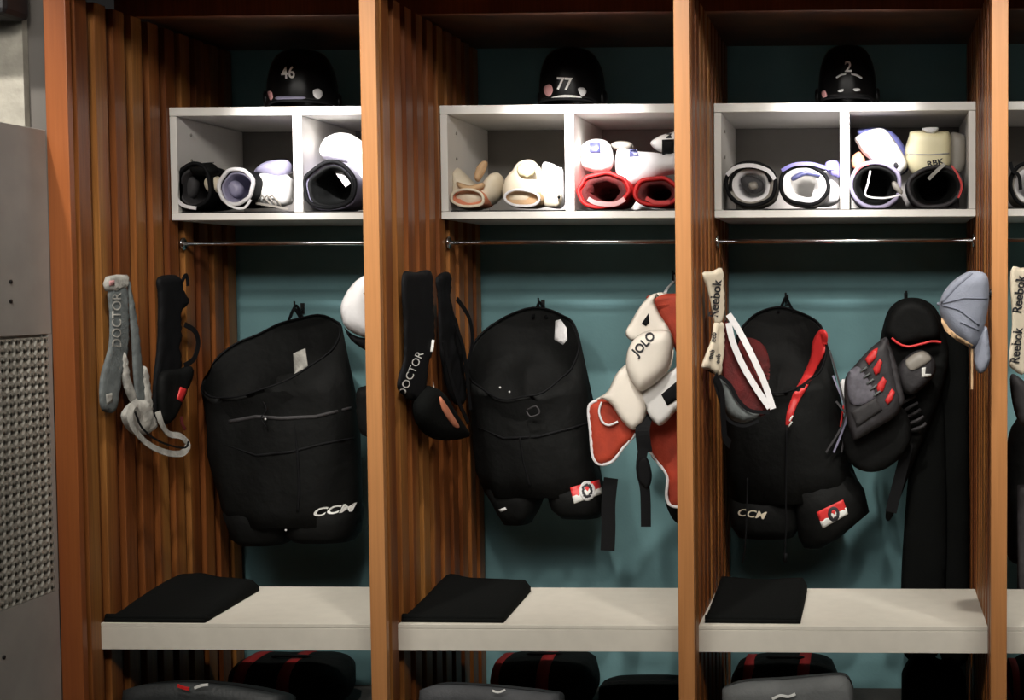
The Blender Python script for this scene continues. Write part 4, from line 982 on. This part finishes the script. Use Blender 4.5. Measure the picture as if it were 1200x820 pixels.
boxbag([(845, 812), (870, 804), (920, 801), (960, 797), (990, 797), (1000, 815)], .08, .2, 'bag3', 'mid grey bag with white print under the bench below helmet 2',
       mark=lambda t, o: (ribbon('white_mark', pr3([(905, 819, .072), (914, 815, .07), (924, 816, .07), (932, 813, .07)]), .008, M['wlett'], t)))
boxbag([(1058, 800), (1066, 785), (1072, 776), (1090, 776), (1105, 784), (1120, 782), (1133, 800)], .52, .25, 'cloth', 'black crumpled sack under the bench right of the grey bag', 'sack', 'sack')
boxbag([(700, 808), (720, 804), (760, 803), (810, 804)], .85, .2, 'cloth', 'low black bag on the floor behind, right under bench below 77')

# pegs that carry the caps and the side pad
def peg(x, y, z, dx, label, ln=.05):
    t = thing('coat_peg', label, 'hook', (x, y, z - .02))
    MB().tube([(x, y, z), (x + dx * .004, y, z)], .016, 14).o('rosette', M['iron'], t)
    MB().tube([(x, y, z), (x + dx * ln, y - .03, z + .004), (x + dx * (ln + .01), y - .04, z + .02)], .005, 8).o('prong', M['iron'], t)
peg(3 * W - .0495, .014, P(1140, 345, 0).z, -1, 'iron peg holding the blue grey cap on the divider')
peg(W - .0495, .2, P(430, 350, .2).z, -1, 'iron peg holding the white cap on the divider')
peg(W - .0495, .44, P(435, 478, .44).z, -1, 'iron peg holding the black pad below the white cap', .035)

# soft gear lies against the boards it is packed between
def settle(t):
    ms = [o for o in LAST if o.parent is t or (o.parent and o.parent.parent is t) or o is t]
    if not ms: return
    co = [v.co + wloc(o) for o in ms for v in o.data.vertices]
    cx = (min(c.x for c in co) + max(c.x for c in co)) / 2
    k = int(cx // W); lo, hi = k * W + .0015, k * W + IW - .0015; zlo = None; yhi = YW - .001
    if t.name.split('.')[0] in ('elbow_pad', 'shin_guard', 'liner', 'glove_liner'):
        mid = k * W + IW / 2
        if cx < mid: lo, hi = k * W + .0275, mid - .0175
        else: lo, hi = mid + .0175, k * W + IW - .0275
        zlo = ZSB + .0305; yhi = YW - .03
    for o in ms:
        off = wloc(o)
        for v in o.data.vertices:
            p = v.co + off; p.x = min(hi, max(lo, p.x)); p.y = min(yhi, p.y)
            if zlo: p.z = max(zlo, p.z)
            v.co = p - off
for o in list(C.objects):
    if o.parent is None and o.name.split('.')[0] in ('elbow_pad', 'shin_guard', 'glove_liner', 'hockey_pants', 'athletic_supporter', 'suspenders', 'shoe_bag', 'sack', 'duffel_bag', 'shoulder_pads', 'black_trousers', 'black_garment', 'shoulder_pad', 'folded_cloth'):
        settle(o)
